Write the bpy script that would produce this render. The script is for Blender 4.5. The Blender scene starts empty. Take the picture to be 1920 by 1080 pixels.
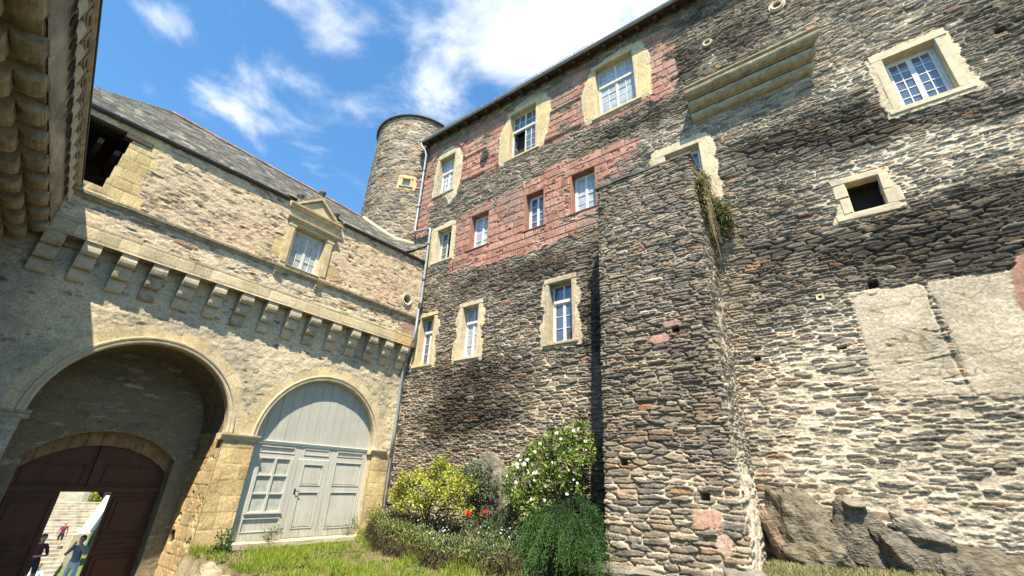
import bpy, bmesh, math, random
import numpy as np
from mathutils import Vector, Matrix
random.seed(7); RNG = np.random.default_rng(11)
C = bpy.context.scene.collection

# ------------------------------------------------------------------ camera
CAM = np.array([0.0, 0.0, 1.6]); FPX = 800.67
YAW, PIT, ROL = -0.659787, 0.423482, 0.043578
def _rot():
    cy, sy, cp, sp, cr, sr = math.cos(YAW), math.sin(YAW), math.cos(PIT), math.sin(PIT), math.cos(ROL), math.sin(ROL)
    fwd = np.array([sy*cp, cy*cp, sp]); right = np.array([cy, -sy, 0.0]); up = np.cross(right, fwd)
    return right*cr + up*sr, -right*sr + up*cr, fwd
RI, UP, FW = _rot()
cam_d = bpy.data.cameras.new('camera'); cam = bpy.data.objects.new('camera', cam_d); C.objects.link(cam)
cam_d.sensor_width = 36.0; cam_d.lens = FPX/1920*36; cam_d.clip_start = 0.05; cam_d.clip_end = 2000
cam.matrix_world = Matrix(((RI[0], UP[0], -FW[0], CAM[0]), (RI[1], UP[1], -FW[1], CAM[1]), (RI[2], UP[2], -FW[2], CAM[2]), (0, 0, 0, 1)))
bpy.context.scene.camera = cam

# survey helpers: direction of a point seen in the photograph, and where it lies on a known plane
def ray(px, py): return RI*((px-960)/FPX) - UP*((py-540)/FPX) + FW
def on_y(px, py, Y=10.0):
    d = ray(px, py); return CAM + d*(Y/d[1])
def on_x(px, py, X):
    d = ray(px, py); return CAM + d*(X/d[0])
def on_z(px, py, Z):
    d = ray(px, py); return CAM + d*((Z-1.6)/d[2])
def fuv(px, py, Y=10.0):
    p = on_y(px, py, Y); return (p[0], p[2])
def luv(px, py, X):
    p = on_x(px, py, X); return (p[1], p[2])

# ------------------------------------------------------------------ sky, sun, exposure
SUN = np.array([0.86, -1.08, 2.4]); SUN /= np.linalg.norm(SUN)
elev = math.asin(SUN[2]); azim = math.atan2(SUN[0], SUN[1])
W = bpy.data.worlds.new('World'); bpy.context.scene.world = W; W.use_nodes = True
nt = W.node_tree; N = nt.nodes; L = nt.links; N.clear()
def nd(t, **kw):
    n = N.new(t)
    for k, v in kw.items(): setattr(n, k, v)
    return n
sky = nd('ShaderNodeTexSky', sky_type='NISHITA'); sky.sun_disc = False
sky.sun_elevation = elev; sky.sun_rotation = azim; sky.altitude = 400; sky.air_density = 1.0; sky.dust_density = 0.3; sky.ozone_density = 3.0
geo = nd('ShaderNodeTexCoord')
def math_n(op, a, b=None, c=None, clamp=False):
    n = nd('ShaderNodeMath', operation=op); n.use_clamp = clamp
    for i, v in enumerate((a, b, c)):
        if v is None: continue
        if isinstance(v, (int, float)): n.inputs[i].default_value = v
        else: L.new(v, n.inputs[i])
    return n.outputs[0]
# clouds drift on a flat layer high above: direction / height
sep = nd('ShaderNodeSeparateXYZ'); L.new(geo.outputs['Generated'], sep.inputs[0])
zc = math_n('MAXIMUM', sep.outputs[2], 0.06)
cx = math_n('DIVIDE', sep.outputs[0], zc); cy_ = math_n('DIVIDE', sep.outputs[1], zc)
cmb = nd('ShaderNodeCombineXYZ'); L.new(cx, cmb.inputs[0]); L.new(cy_, cmb.inputs[1])
def layer(px, py):
    d = ray(px, py); return d[0]/d[2], d[1]/d[2]
n1 = nd('ShaderNodeTexNoise'); n1.inputs['Scale'].default_value = 3.2; n1.inputs['Detail'].default_value = 9; n1.inputs['Roughness'].default_value = 0.6; n1.inputs['Distortion'].default_value = 0.35
L.new(cmb.outputs[0], n1.inputs['Vector'])
cover = None
for (px, py, r, amt) in ((930, 90, .26, .44), (1060, 40, .26, .42), (1150, -60, .36, .34), (830, 200, .16, .28), (440, 205, .16, .30), (520, 230, .15, .33), (570, 150, .13, .26), (390, 170, .12, .22),
                         (610, 275, .13, .26), (330, 50, .11, .27), (300, 10, .1, .18), (620, 20, .14, .32), (520, 5, .11, .25), (690, 100, .12, .20), (700, 215, .12, .25), (1240, -300, .6, .35), (470, 120, .13, .22), (560, 300, .12, .22), (650, 90, .12, .24), (600, 60, .12, .22), (340, 20, .10, .2)):
    qx, qy = layer(px, py)
    v = nd('ShaderNodeVectorMath', operation='DISTANCE'); L.new(cmb.outputs[0], v.inputs[0]); v.inputs[1].default_value = (qx, qy, 0)
    g = math_n('POWER', 2.718, math_n('MULTIPLY', math_n('MULTIPLY', v.outputs['Value'], v.outputs['Value']), -1.0/(.5*r*r)))
    g = math_n('MULTIPLY', g, amt)
    cover = g if cover is None else math_n('ADD', cover, g)
# scattered cloud over the rest of the sky, away from the clear blue part of the view
n2 = nd('ShaderNodeTexNoise'); n2.inputs['Scale'].default_value = 0.9; n2.inputs['Detail'].default_value = 4
L.new(cmb.outputs[0], n2.inputs['Vector'])
dens = math_n('ADD', math_n('MULTIPLY', math_n('SUBTRACT', n1.outputs[0], 0.5), 2.0), cover)
ramp = nd('ShaderNodeMapRange', interpolation_type='SMOOTHSTEP'); L.new(dens, ramp.inputs[0])
ramp.inputs[1].default_value = 0.16; ramp.inputs[2].default_value = 0.95
mix = nd('ShaderNodeMix', data_type='RGBA'); L.new(ramp.outputs[0], mix.inputs['Factor'])
tint = nd('ShaderNodeMix', data_type='RGBA', blend_type='MULTIPLY'); tint.inputs['Factor'].default_value = 1
L.new(sky.outputs[0], tint.inputs['A']); tint.inputs['B'].default_value = (0.84, 1.30, 1.44, 1)
L.new(tint.outputs['Result'], mix.inputs['A']); mix.inputs['B'].default_value = (6.3, 6.6, 6.7, 1)
bg = nd('ShaderNodeBackground'); L.new(mix.outputs['Result'], bg.inputs[0]); bg.inputs[1].default_value = 0.082
out = nd('ShaderNodeOutputWorld'); L.new(bg.outputs[0], out.inputs[0])
sd = bpy.data.lights.new('sun', 'SUN'); sd.energy = 5.0; sd.angle = math.radians(0.53); sd.color = (1.0, 0.88, 0.70)
so = bpy.data.objects.new('sun', sd); C.objects.link(so)
so.rotation_euler = Vector(-SUN).to_track_quat('-Z', 'Y').to_euler(); so.location = (20, -20, 40)
V = bpy.context.scene.view_settings; V.view_transform = 'Standard'; V.look = 'None'; V.gamma = 1; V.exposure = 1.38
bpy.context.scene.cycles.max_bounces = 6

# ------------------------------------------------------------------ materials
def srgb(*c): return tuple(((x/255)/12.92 if x/255 <= .04045 else ((x/255+.055)/1.055)**2.4) for x in c)
def new_mat(name):
    m = bpy.data.materials.new(name); m.use_nodes = True; t = m.node_tree
    return m, t, t.nodes['Principled BSDF']
def plain(name, col, rough=0.8, var=0.25, scale=6.0, bump=0.0, bscale=40.0, stretch=(1, 1, 1), spec=0.3, metal=0.0, col2=None, ior=None):
    m, t, b = new_mat(name); n = t.nodes; l = t.links
    tc = n.new('ShaderNodeTexCoord'); mp = n.new('ShaderNodeMapping'); l.new(tc.outputs['Object'], mp.inputs[0]); mp.inputs['Scale'].default_value = stretch
    nz = n.new('ShaderNodeTexNoise'); l.new(mp.outputs[0], nz.inputs['Vector']); nz.inputs['Scale'].default_value = scale; nz.inputs['Detail'].default_value = 6; nz.inputs['Roughness'].default_value = .65
    cr = n.new('ShaderNodeMix'); cr.data_type = 'RGBA'
    mr = n.new('ShaderNodeMapRange'); l.new(nz.outputs[0], mr.inputs[0]); mr.inputs[1].default_value = .3; mr.inputs[2].default_value = .7
    l.new(mr.outputs[0], cr.inputs['Factor'])
    c2 = col2 if col2 else tuple(min(1, c*(1+var)) for c in col)
    c1 = col if col2 else tuple(c*(1-var) for c in col)
    cr.inputs['A'].default_value = (*c1, 1); cr.inputs['B'].default_value = (*c2, 1)
    l.new(cr.outputs['Result'], b.inputs['Base Color'])
    b.inputs['Roughness'].default_value = rough; b.inputs['Specular IOR Level'].default_value = spec; b.inputs['Metallic'].default_value = metal
    if ior: b.inputs['IOR'].default_value = ior
    if bump:
        n2 = n.new('ShaderNodeTexNoise'); l.new(mp.outputs[0], n2.inputs['Vector']); n2.inputs['Scale'].default_value = bscale; n2.inputs['Detail'].default_value = 5
        bp = n.new('ShaderNodeBump'); bp.inputs['Strength'].default_value = 1; bp.inputs['Distance'].default_value = bump
        l.new(n2.outputs[0], bp.inputs['Height']); l.new(bp.outputs[0], b.inputs['Normal'])
    return m
def attr_mat(name, bump=0.007, bscale=48, var=.38):
    m, t, b = new_mat(name); n = t.nodes; l = t.links
    a = n.new('ShaderNodeAttribute'); a.attribute_name = 'col'
    tc = n.new('ShaderNodeTexCoord')
    nz = n.new('ShaderNodeTexNoise'); l.new(tc.outputs['Object'], nz.inputs['Vector']); nz.inputs['Scale'].default_value = 28; nz.inputs['Detail'].default_value = 6; nz.inputs['Roughness'].default_value = .7
    mr = n.new('ShaderNodeMapRange'); l.new(nz.outputs[0], mr.inputs[0]); mr.inputs[1].default_value = .3; mr.inputs[2].default_value = .7
    mr.inputs[3].default_value = 1-var; mr.inputs[4].default_value = 1+var
    mu = n.new('ShaderNodeVectorMath'); mu.operation = 'SCALE'; l.new(a.outputs['Color'], mu.inputs[0]); l.new(mr.outputs[0], mu.inputs['Scale'])
    l.new(mu.outputs[0], b.inputs['Base Color']); b.inputs['Roughness'].default_value = .92; b.inputs['Specular IOR Level'].default_value = .2
    n2 = n.new('ShaderNodeTexNoise'); l.new(tc.outputs['Object'], n2.inputs['Vector']); n2.inputs['Scale'].default_value = bscale; n2.inputs['Detail'].default_value = 5
    bp = n.new('ShaderNodeBump'); bp.inputs['Distance'].default_value = bump; bp.inputs['Strength'].default_value = 1
    l.new(n2.outputs[0], bp.inputs['Height']); l.new(bp.outputs[0], b.inputs['Normal'])
    return m
def leaf_mat(name, col, trans=.35, rough=.5, spec=.35):
    m, t, b = new_mat(name); n = t.nodes; l = t.links
    a = n.new('ShaderNodeAttribute'); a.attribute_name = 'col'
    mu = n.new('ShaderNodeMix'); mu.data_type = 'RGBA'; mu.blend_type = 'MULTIPLY'; mu.inputs['Factor'].default_value = 1
    l.new(a.outputs['Color'], mu.inputs['A']); mu.inputs['B'].default_value = (*col, 1)
    l.new(mu.outputs['Result'], b.inputs['Base Color']); b.inputs['Roughness'].default_value = rough; b.inputs['Specular IOR Level'].default_value = spec
    tr = n.new('ShaderNodeBsdfTranslucent'); l.new(mu.outputs['Result'], tr.inputs['Color'])
    mx = n.new('ShaderNodeMixShader'); mx.inputs[0].default_value = trans
    l.new(b.outputs[0], mx.inputs[1]); l.new(tr.outputs[0], mx.inputs[2]); l.new(mx.outputs[0], n['Material Output'].inputs[0])
    return m
M = {}
M['wall'] = attr_mat('masonry'); M['slate'] = attr_mat('slate_roof', .003, 40, .22); M['ground'] = attr_mat('earth', .02, 20, .35)
M['lime'] = plain('pale_limestone', (.47, .405, .28), .9, .22, 5, .006, 30)
M['limey'] = plain('yellow_limestone', (.44, .36, .215), .9, .25, 5, .006, 30)
M['limeg'] = plain('grey_limestone', (.36, .31, .22), .9, .35, 7, .008, 30)
M['limed'] = plain('weathered_limestone', (.30, .25, .165), .92, .45, 6, .010, 25)
M['white'] = plain('white_paint', (.56, .585, .58), .5, .14, 14, .001, 60)
M['cream'] = plain('cream_paint', (.50, .515, .46), .55, .15, 14, .001, 60)
def worn_paint(name, col, wood):
    m = plain(name, col, .62, .10, 3, .002, 50, (1, 1, .25)); t = m.node_tree; n = t.nodes; l = t.links; b = n['Principled BSDF']
    src = b.inputs['Base Color'].links[0].from_socket; tc = n.new('ShaderNodeTexCoord'); sp = n.new('ShaderNodeSeparateXYZ'); l.new(tc.outputs['Object'], sp.inputs[0])
    mp = n.new('ShaderNodeMapping'); l.new(tc.outputs['Object'], mp.inputs[0]); mp.inputs['Scale'].default_value = (9, 9, 1.1)
    nz = n.new('ShaderNodeTexNoise'); l.new(mp.outputs[0], nz.inputs['Vector']); nz.inputs['Scale'].default_value = 3; nz.inputs['Detail'].default_value = 7; nz.inputs['Roughness'].default_value = .75
    lo = n.new('ShaderNodeMapRange'); l.new(sp.outputs[2], lo.inputs[0]); lo.inputs[1].default_value = .0; lo.inputs[2].default_value = .7; lo.inputs[3].default_value = .16; lo.inputs[4].default_value = 0
    ad = n.new('ShaderNodeMath'); ad.operation = 'ADD'; l.new(nz.outputs[0], ad.inputs[0]); l.new(lo.outputs[0], ad.inputs[1])
    mr = n.new('ShaderNodeMapRange'); l.new(ad.outputs[0], mr.inputs[0]); mr.inputs[1].default_value = .54; mr.inputs[2].default_value = .74; mr.inputs[4].default_value = .8
    mx = n.new('ShaderNodeMix'); mx.data_type = 'RGBA'; l.new(mr.outputs[0], mx.inputs['Factor']); l.new(src, mx.inputs['A']); mx.inputs['B'].default_value = (*wood, 1); l.new(mx.outputs['Result'], b.inputs['Base Color']); return m
M['door'] = worn_paint('grey_green_paint', (.455, .455, .405), (.27, .25, .19))
M['doord'] = worn_paint('grey_green_boards', (.405, .41, .365), (.26, .255, .20))
M['brown'] = plain('brown_door_wood', (.080, .029, .013), .55, .3, 6, .003, 40, (1, 1, .2))
M['iron'] = plain('dark_iron', (.03, .03, .03), .5, .3, 10, 0, 1)
M['zinc'] = plain('zinc', (.30, .33, .36), .45, .18, 7, .001, 30, metal=.35)
M['zincd'] = plain('dark_lead', (.055, .055, .06), .5, .3, 7, .001, 30, metal=.2)
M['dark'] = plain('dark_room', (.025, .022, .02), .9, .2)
M['slab'] = plain('slate_slab', (.10, .10, .095), .85, .35, 9, .01, 25)
M['wood'] = plain('old_oak', (.06, .045, .032), .8, .35, 9, .004, 30, (1, 1, 1))
M['glass'] = plain('window_glass', (.075, .10, .135), .04, .25, 1.5, .0015, 2.2, spec=.5, ior=2.1)
M['glassp'] = plain('old_window_glass', (.33, .37, .39), .08, .3, 4.5, .003, 2.6, spec=.5, ior=1.9)
M['glassw'] = plain('dusty_window_glass', (.38, .40, .36), .25, .22, 6, .0, 1, spec=.5)
M['curtain'] = plain('white_curtain', (.62, .65, .68), .8, .16, 9, 0, 1, (1, 1, .12))
M['rock'] = plain('schist_rock', (.16, .145, .115), .9, .55, 3.5, .03, 9, (1, 1, 2.6))
M['rockl'] = plain('pale_schist_rock', (.27, .235, .165), .9, .5, 3.0, .03, 10, (1, 1, 2.2))
M['stem'] = plain('bark', (.06, .045, .03), .9, .4, 20)

# ------------------------------------------------------------------ scene tree helpers
BASE = {}
def thing(name, label, cat, loc, group=None):
    o = bpy.data.objects.new(name, None); C.objects.link(o); o.location = loc; o.empty_display_size = .3
    o['label'] = label; o['category'] = cat
    if group: o['group'] = group
    BASE[o] = np.array(loc, float); return o
def tag(o, label, cat, group=None):
    o['label'] = label; o['category'] = cat
    if group: o['group'] = group
    return o
def link_mesh(name, me, mat, parent, base):
    o = bpy.data.objects.new(name, me); C.objects.link(o)
    if mat is not None: me.materials.append(mat)
    if parent is not None:
        o.parent = parent; BASE[o] = BASE[parent]
    else:
        o.location = base; BASE[o] = np.array(base, float)
    return o
def raw_mesh(name, co, faces_flat, loop_tot, mat, parent=None, col=None, smooth=False, base=None, matidx=None):
    """mesh from numpy arrays; co in world metres"""
    b = BASE[parent] if parent is not None else (np.array(base, float) if base is not None else np.zeros(3))
    co = (np.asarray(co, np.float32) - b.astype(np.float32))
    me = bpy.data.meshes.new(name); nv = len(co); nf = len(loop_tot)
    me.vertices.add(nv); me.vertices.foreach_set('co', co.ravel())
    me.loops.add(len(faces_flat)); me.loops.foreach_set('vertex_index', np.asarray(faces_flat, np.int32))
    me.polygons.add(nf); lt = np.asarray(loop_tot, np.int32)
    ls = np.zeros(nf, np.int32); ls[1:] = np.cumsum(lt)[:-1]
    me.polygons.foreach_set('loop_start', ls); me.polygons.foreach_set('loop_total', lt)
    if smooth: me.polygons.foreach_set('use_smooth', np.ones(nf, bool))
    if col is not None:
        a = me.color_attributes.new('col', 'FLOAT_COLOR', 'POINT')
        c4 = np.ones((nv, 4), np.float32); c4[:, :3] = col; a.data.foreach_set('color', c4.ravel())
    me.update(calc_edges=True); me.validate()
    return link_mesh(name, me, mat, parent, b)
class Fr:
    """local frame: u along the wall, d out of it, z up"""
    def __init__(s, o, u, d): s.o = np.array(o, float); s.u = np.array(u, float); s.d = np.array(d, float)
    def __call__(s, u, d, z): return s.o + s.u*u + s.d*d + np.array([0, 0, z])
FF = Fr((0, 10, 0), (1, 0, 0), (0, -1, 0))
XL, XU = -12.5, -12.12
FLo = Fr((XL, 0, 0), (0, 1, 0), (1, 0, 0)); FUp = Fr((XU, 0, 0), (0, 1, 0), (1, 0, 0))
class MB:
    def __init__(s, fr=None): s.v = []; s.f = []; s.fr = fr or Fr((0, 0, 0), (1, 0, 0), (0, 1, 0))
    def add(s, pts, faces):
        n = len(s.v); s.v += [s.fr(*p) for p in pts]; s.f += [tuple(i+n for i in f) for f in faces]; return s
    def box(s, u0, u1, d0, d1, z0, z1, j=0.0):
        p = [(u, d, z) for u in (u0, u1) for d in (d0, d1) for z in (z0, z1)]
        if j: p = [tuple(c+random.uniform(-j, j) for c in q) for q in p]
        return s.add(p, [(0, 1, 3, 2), (4, 6, 7, 5), (0, 4, 5, 1), (2, 3, 7, 6), (0, 2, 6, 4), (1, 5, 7, 3)])
    def prism(s, poly, d0, d1):                       # outline in (u, z), thickness along d
        n = len(poly); p = [(u, d0, z) for u, z in poly] + [(u, d1, z) for u, z in poly]
        return s.add(p, [tuple(range(n)), tuple(range(2*n-1, n-1, -1))] + [(i, i+n, (i+1) % n+n, (i+1) % n) for i in range(n)])
    def sweep(s, prof, u0, u1, m0=0, m1=0):           # outline in (d, z), swept along u; m = mitre per unit of d
        n = len(prof); p = [(u0+m0*d, d, z) for d, z in prof] + [(u1+m1*d, d, z) for d, z in prof]
        return s.add(p, [tuple(range(n)), tuple(range(2*n-1, n-1, -1))] + [(i, i+n, (i+1) % n+n, (i+1) % n) for i in range(n)])
    def arc(s, prof, cu, cz, a0, a1, n=40):           # outline in (r, d) swept round a centre in the wall
        k = len(prof); pts = []; fs = []
        for i in range(n+1):
            a = a0+(a1-a0)*i/n
            pts += [(cu+r*math.cos(a), d, cz+r*math.sin(a)) for r, d in prof]
        for i in range(n):
            for j in range(k): fs.append((i*k+j, i*k+(j+1) % k, (i+1)*k+(j+1) % k, (i+1)*k+j))
        fs += [tuple(range(k)), tuple(range((n+1)*k-1, n*k-1, -1))]
        return s.add(pts, fs)
    def tube(s, path, r, n=10, cap=True):             # path in local coordinates
        P = [np.array(p, float) for p in path]; pts = []; fs = []
        for i, p in enumerate(P):
            t = P[min(i+1, len(P)-1)]-P[max(i-1, 0)]; t = t/np.linalg.norm(t)
            a = np.cross(t, (0, 0, 1)) if abs(t[2]) < .9 else np.cross(t, (1, 0, 0)); a /= np.linalg.norm(a); b = np.cross(t, a)
            rr = r[i] if hasattr(r, '__len__') else r
            pts += [tuple(p+(a*math.cos(2*math.pi*k/n)+b*math.sin(2*math.pi*k/n))*rr) for k in range(n)]
        for i in range(len(P)-1):
            for k in range(n): fs.append((i*n+k, i*n+(k+1) % n, (i+1)*n+(k+1) % n, (i+1)*n+k))
        if cap: fs += [tuple(range(n)), tuple(range(len(P)*n-1, (len(P)-1)*n-1, -1))]
        return s.add(pts, fs)
    def lathe(s, c, prof, n=20):                      # profile (r, z) about a vertical axis at c
        pts = []; fs = []; k = len(prof)
        for i in range(n):
            a = 2*math.pi*i/n; pts += [(c[0]+r*math.cos(a), c[1]+r*math.sin(a), c[2]+z) for r, z in prof]
        for i in range(n):
            for j in range(k-1): fs.append((i*k+j, ((i+1) % n)*k+j, ((i+1) % n)*k+j+1, i*k+j+1))
        return s.add(pts, fs)
    def build(s, name, mat, parent=None, bevel=0.0, smooth=False, base=None, rough=0.0):
        b = BASE[parent] if parent is not None else np.array(base if base is not None else s.v[0], float)
        bm = bmesh.new(); vs = [bm.verts.new(tuple(np.asarray(p)-b)) for p in s.v]
        for f in s.f:
            try: bm.faces.new([vs[i] for i in f])
            except ValueError: pass
        bmesh.ops.recalc_face_normals(bm, faces=bm.faces)
        if bevel:
            try: bmesh.ops.bevel(bm, geom=[e for e in bm.edges if len(e.link_faces) == 2 and e.calc_face_angle(0) > .6], offset=bevel, segments=1, affect='EDGES', clamp_overlap=True)
            except Exception: pass
        if rough:
            for v in bm.verts: v.co += Vector((random.uniform(-rough, rough) for _ in range(3)))
        if smooth:
            for f in bm.faces: f.smooth = True
        me = bpy.data.meshes.new(name); bm.to_mesh(me); bm.free()
        return link_mesh(name, me, mat, parent, b)

# ------------------------------------------------------------------ noise and masonry as height fields
def h2(i, j, s):
    with np.errstate(over='ignore'):
        n = (i.astype(np.int64)*374761393 + j.astype(np.int64)*668265263 + int(s)*1442695041) & 0x7fffffff
        n = ((n ^ (n >> 13))*1274126177) & 0x7fffffff
        n = ((n ^ (n >> 16))*374761393) & 0x7fffffff
        return ((n ^ (n >> 11)) & 0xffff).astype(np.float32)/65535.0
def vn(x, y, s):
    i = np.floor(x); j = np.floor(y); fx = (x-i).astype(np.float32); fy = (y-j).astype(np.float32); i = i.astype(np.int64); j = j.astype(np.int64)
    fx = fx*fx*(3-2*fx); fy = fy*fy*(3-2*fy)
    a = h2(i, j, s); b = h2(i+1, j, s); c = h2(i, j+1, s); d = h2(i+1, j+1, s)
    return a+(b-a)*fx+(c-a)*fy+(a-b-c+d)*fx*fy
def fbm(x, y, s, o=4):
    r = 0; a = .5; t = 0
    for k in range(o): r = r+a*vn(x, y, s+k*17); t += a; a *= .5; x = x*2.03+5.1; y = y*2.03+1.7
    return r/t
def sst(a, b, x):
    t = np.clip((x-a)/(b-a), 0, 1); return t*t*(3-2*t)
def lerp(a, b, t):
    t = t[..., None] if t.ndim+1 == np.ndim(a) or t.ndim+1 == np.ndim(b) or (np.ndim(b) == 1 and t.ndim >= 1 and len(np.shape(b)) == 1 and np.shape(b) == (3,)) else t
    return a+(b-a)*t
def poly_sd(u, v, poly):
    """signed distance to an outline, positive inside"""
    d = np.full(u.shape, 1e9, np.float32); ins = np.zeros(u.shape, bool); n = len(poly)
    for i in range(n):
        x0, y0 = poly[i]; x1, y1 = poly[(i+1) % n]; ex, ey = x1-x0, y1-y0
        t = np.clip(((u-x0)*ex+(v-y0)*ey)/(ex*ex+ey*ey+1e-9), 0, 1)
        d = np.minimum(d, (u-x0-t*ex)**2+(v-y0-t*ey)**2)
        c = ((y0 > v) != (y1 > v)) & (u < ex*(v-y0)/(ey if abs(ey) > 1e-9 else 1e-9)+x0); ins ^= c
    d = np.sqrt(d); return np.where(ins, d, -d)
def slates(u, v, a, b, seed, rough=1.0):
    """rubble of flat stones: (edge distance, three random numbers per stone, offset in stone)"""
    uw = u+.07*(fbm(u*3, v*6, seed+1, 2)-.5)*rough+.022*(vn(u*18, v*18, seed+2)-.5)
    vw = v+.10*(fbm(u*.8, v*1.3, seed+3, 2)-.5)+.034*(fbm(u*3.0, v*7, seed+4, 2)-.5)*rough+.012*(vn(u*22, v*26, seed+5)-.5)+.9*b*(vn(u*.5, v/b*.42, seed+6)-.5)
    p = uw/a; q = vw/b; j0 = np.floor(q).astype(np.int64)
    F1 = np.full(u.shape, 9., np.float32); F2 = np.full(u.shape, 9., np.float32)
    r1 = np.zeros(u.shape, np.float32); r2 = r1.copy(); r3 = r1.copy(); dyb = r1.copy(); dxb = r1.copy()
    for dj in (-1, 0, 1):
        j = j0+dj; off = h2(j, j*0+3, seed+9); pp = p-off; i0 = np.floor(pp).astype(np.int64)
        for di in (-1, 0, 1):
            i = i0+di
            cx = i+.5+.75*(h2(i, j, seed+11)-.5); cy = j+.5+.55*(h2(i, j, seed+12)-.5)
            w = .55+.75*h2(i, j, seed+13)
            dx = np.abs(pp-cx)/w; dy = np.abs(q-cy)/(.75+.5*h2(i, j, seed+14))
            dx = dx*dx; dy = dy*dy; d = np.sqrt(np.sqrt(dx*dx+dy*dy+.25*dx*dy)).astype(np.float32)
            new = d < F1
            F2 = np.where(new, F1, np.minimum(F2, d)); F1 = np.where(new, d, F1)
            r1 = np.where(new, h2(i, j, seed+21), r1); r2 = np.where(new, h2(i, j, seed+22), r2); r3 = np.where(new, h2(i, j, seed+23), r3)
            dyb = np.where(new, q-cy, dyb); dxb = np.where(new, pp-cx, dxb)
    return F2-F1, r1, r2, r3, dxb, dyb
def ashlar(u, v, a, b, seed):
    vw = v+.02*(fbm(u*.7, v*.7, seed, 2)-.5); uw = u+.012*(vn(u*9, v*9, seed+7)-.5); vw = vw+.012*(vn(u*9, v*9, seed+8)-.5)
    q = vw/b; j = np.floor(q).astype(np.int64); wa = a*(.75+.5*h2(j, j*0, seed+1)); p = uw/wa+h2(j, j*0, seed+2)*7
    i = np.floor(p).astype(np.int64)
    half = (h2(i, j, seed+5) > .55); fx = p-i; k = np.where(half & (fx > .5), 1, 0); fx = np.where(half, (fx*2) % 1, fx); wa = np.where(half, wa/2, wa)
    ed = np.minimum(np.minimum(fx, 1-fx)*wa, np.minimum(q-j, 1-(q-j))*b)
    return ed, h2(i*2+k, j, seed+3), h2(i*2+k, j, seed+4)
STONE = np.array([(.205, .175, .138), (.160, .142, .118), (.250, .215, .165), (.135, .125, .114), (.225, .172, .125), (.185, .168, .146), (.300, .260, .205), (.115, .104, .090)], np.float32)
STONE_W = STONE*np.array((1.0, .96, .90), np.float32)*1.04
def stone_col(r1, r2, r3, rust=.05):
    c = STONE_W[np.minimum((r1*len(STONE)).astype(int), len(STONE)-1)]*(.78+.5*r2)[..., None]
    c = np.where((r3 < rust)[..., None], c*np.array([1.35, .95, .72], np.float32), c)
    c = np.where(((r3 > .93))[..., None], c*1.55, c)
    return c
MORT = np.array((.50, .435, .325), np.float32); EARTH = np.array((.135, .112, .085), np.float32)
def rubble(u, v, a, b, seed, Mz, Pz, dark, depth=.052, mort=MORT, rust=.05, rough=1.0):
    """height and colour: Mz = how far the joints are filled, Pz = how pale the fill is, dark = black weathering and painted shade"""
    e, r1, r2, r3, dx, dy = slates(u, v, a, b, seed, rough)
    prof = 1-(1-np.clip(e/.30, 0, 1))**3; lam = fbm(u*5+r1*9, v*75+r2*9, seed+47, 3)-.5
    fine = fbm(u*30, v*45, seed+40, 3)-.5; mid = fbm(u*7, v*9, seed+41, 3)-.5
    hs = -depth+prof*depth*(.95+.6*r1)+.030*dy*(r2-.25)*prof+.022*dx*(r3-.5)*prof+(.010*fine+.016*lam)*prof
    hs = hs+.02*(vn(u*60, v*60, seed+42)-.5)*.3
    hm = -depth+.006+Mz*depth*1.15+mid*.030+fine*.016
    mo = sst(-.006, .006, hm-hs); h = np.maximum(hs, hm); drop_ = sst(.82, .9, r3)*(r2 < .5); h = h-.022*drop_*prof*(1-mo)
    sc = stone_col(r1, r2, r3, rust)*(1+.5*fine+.7*lam)[..., None]
    mc = EARTH+(mort-EARTH)*np.clip(Pz, 0, 1.2)[..., None]; mc = mc*(1+.55*fine+.35*mid)[..., None]
    col = sc+(mc-sc)*mo[..., None]
    # pale bloom left on stone faces where the wall was pointed
    bl = np.clip(Pz*1.0-.25, 0, 1)*sst(.35, .75, fbm(u*5, v*8, seed+43, 3)+.25*fine); col = col+(mort*.85-col)*(bl*.55)[..., None]
    dk = np.clip(dark, 0, 1)*sst(.25, .6, fbm(u*2.5, v*3.5, seed+44, 3)+.2*dark)
    col = col*(1-.70*dk)[..., None]
    return h, np.clip(col, .01, .9)
def grid_wall(name, fmap, u0, u1, v0, v1, res, field, mat, parent=None, keep=None, base=None, chunk=120000):
    """fmap(u, v, h) -> world; field(u, v) -> height, colour; keep(u, v) -> which faces stay"""
    nu = int(round((u1-u0)/res))+1; nv = int(round((v1-v0)/res))+1
    U, Vv = np.meshgrid(np.linspace(u0, u1, nu), np.linspace(v0, v1, nv)); U = U.ravel(); Vv = Vv.ravel()
    hs = []; cs = []
    for k in range(0, len(U), chunk):
        h, c = field(U[k:k+chunk], Vv[k:k+chunk]); hs.append(h); cs.append(c)
    h = np.concatenate(hs); c = np.concatenate(cs)
    co = fmap(U, Vv, h)
    idx = np.arange(nu*nv).reshape(nv, nu)
    q = np.stack([idx[:-1, :-1], idx[:-1, 1:], idx[1:, 1:], idx[1:, :-1]], -1).reshape(-1, 4)
    if keep is not None:
        uc = (U[q[:, 0]]+U[q[:, 2]])/2; vc = (Vv[q[:, 0]]+Vv[q[:, 2]])/2
        q = q[keep(uc, vc)]
        used = np.zeros(len(U), bool); used[q.ravel()] = True; re = np.cumsum(used)-1
        q = re[q]; co = co[used]; c = c[used]
    return raw_mesh(name, co, q.ravel(), np.full(len(q), 4), mat, parent, col=c, smooth=True, base=base)
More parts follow.
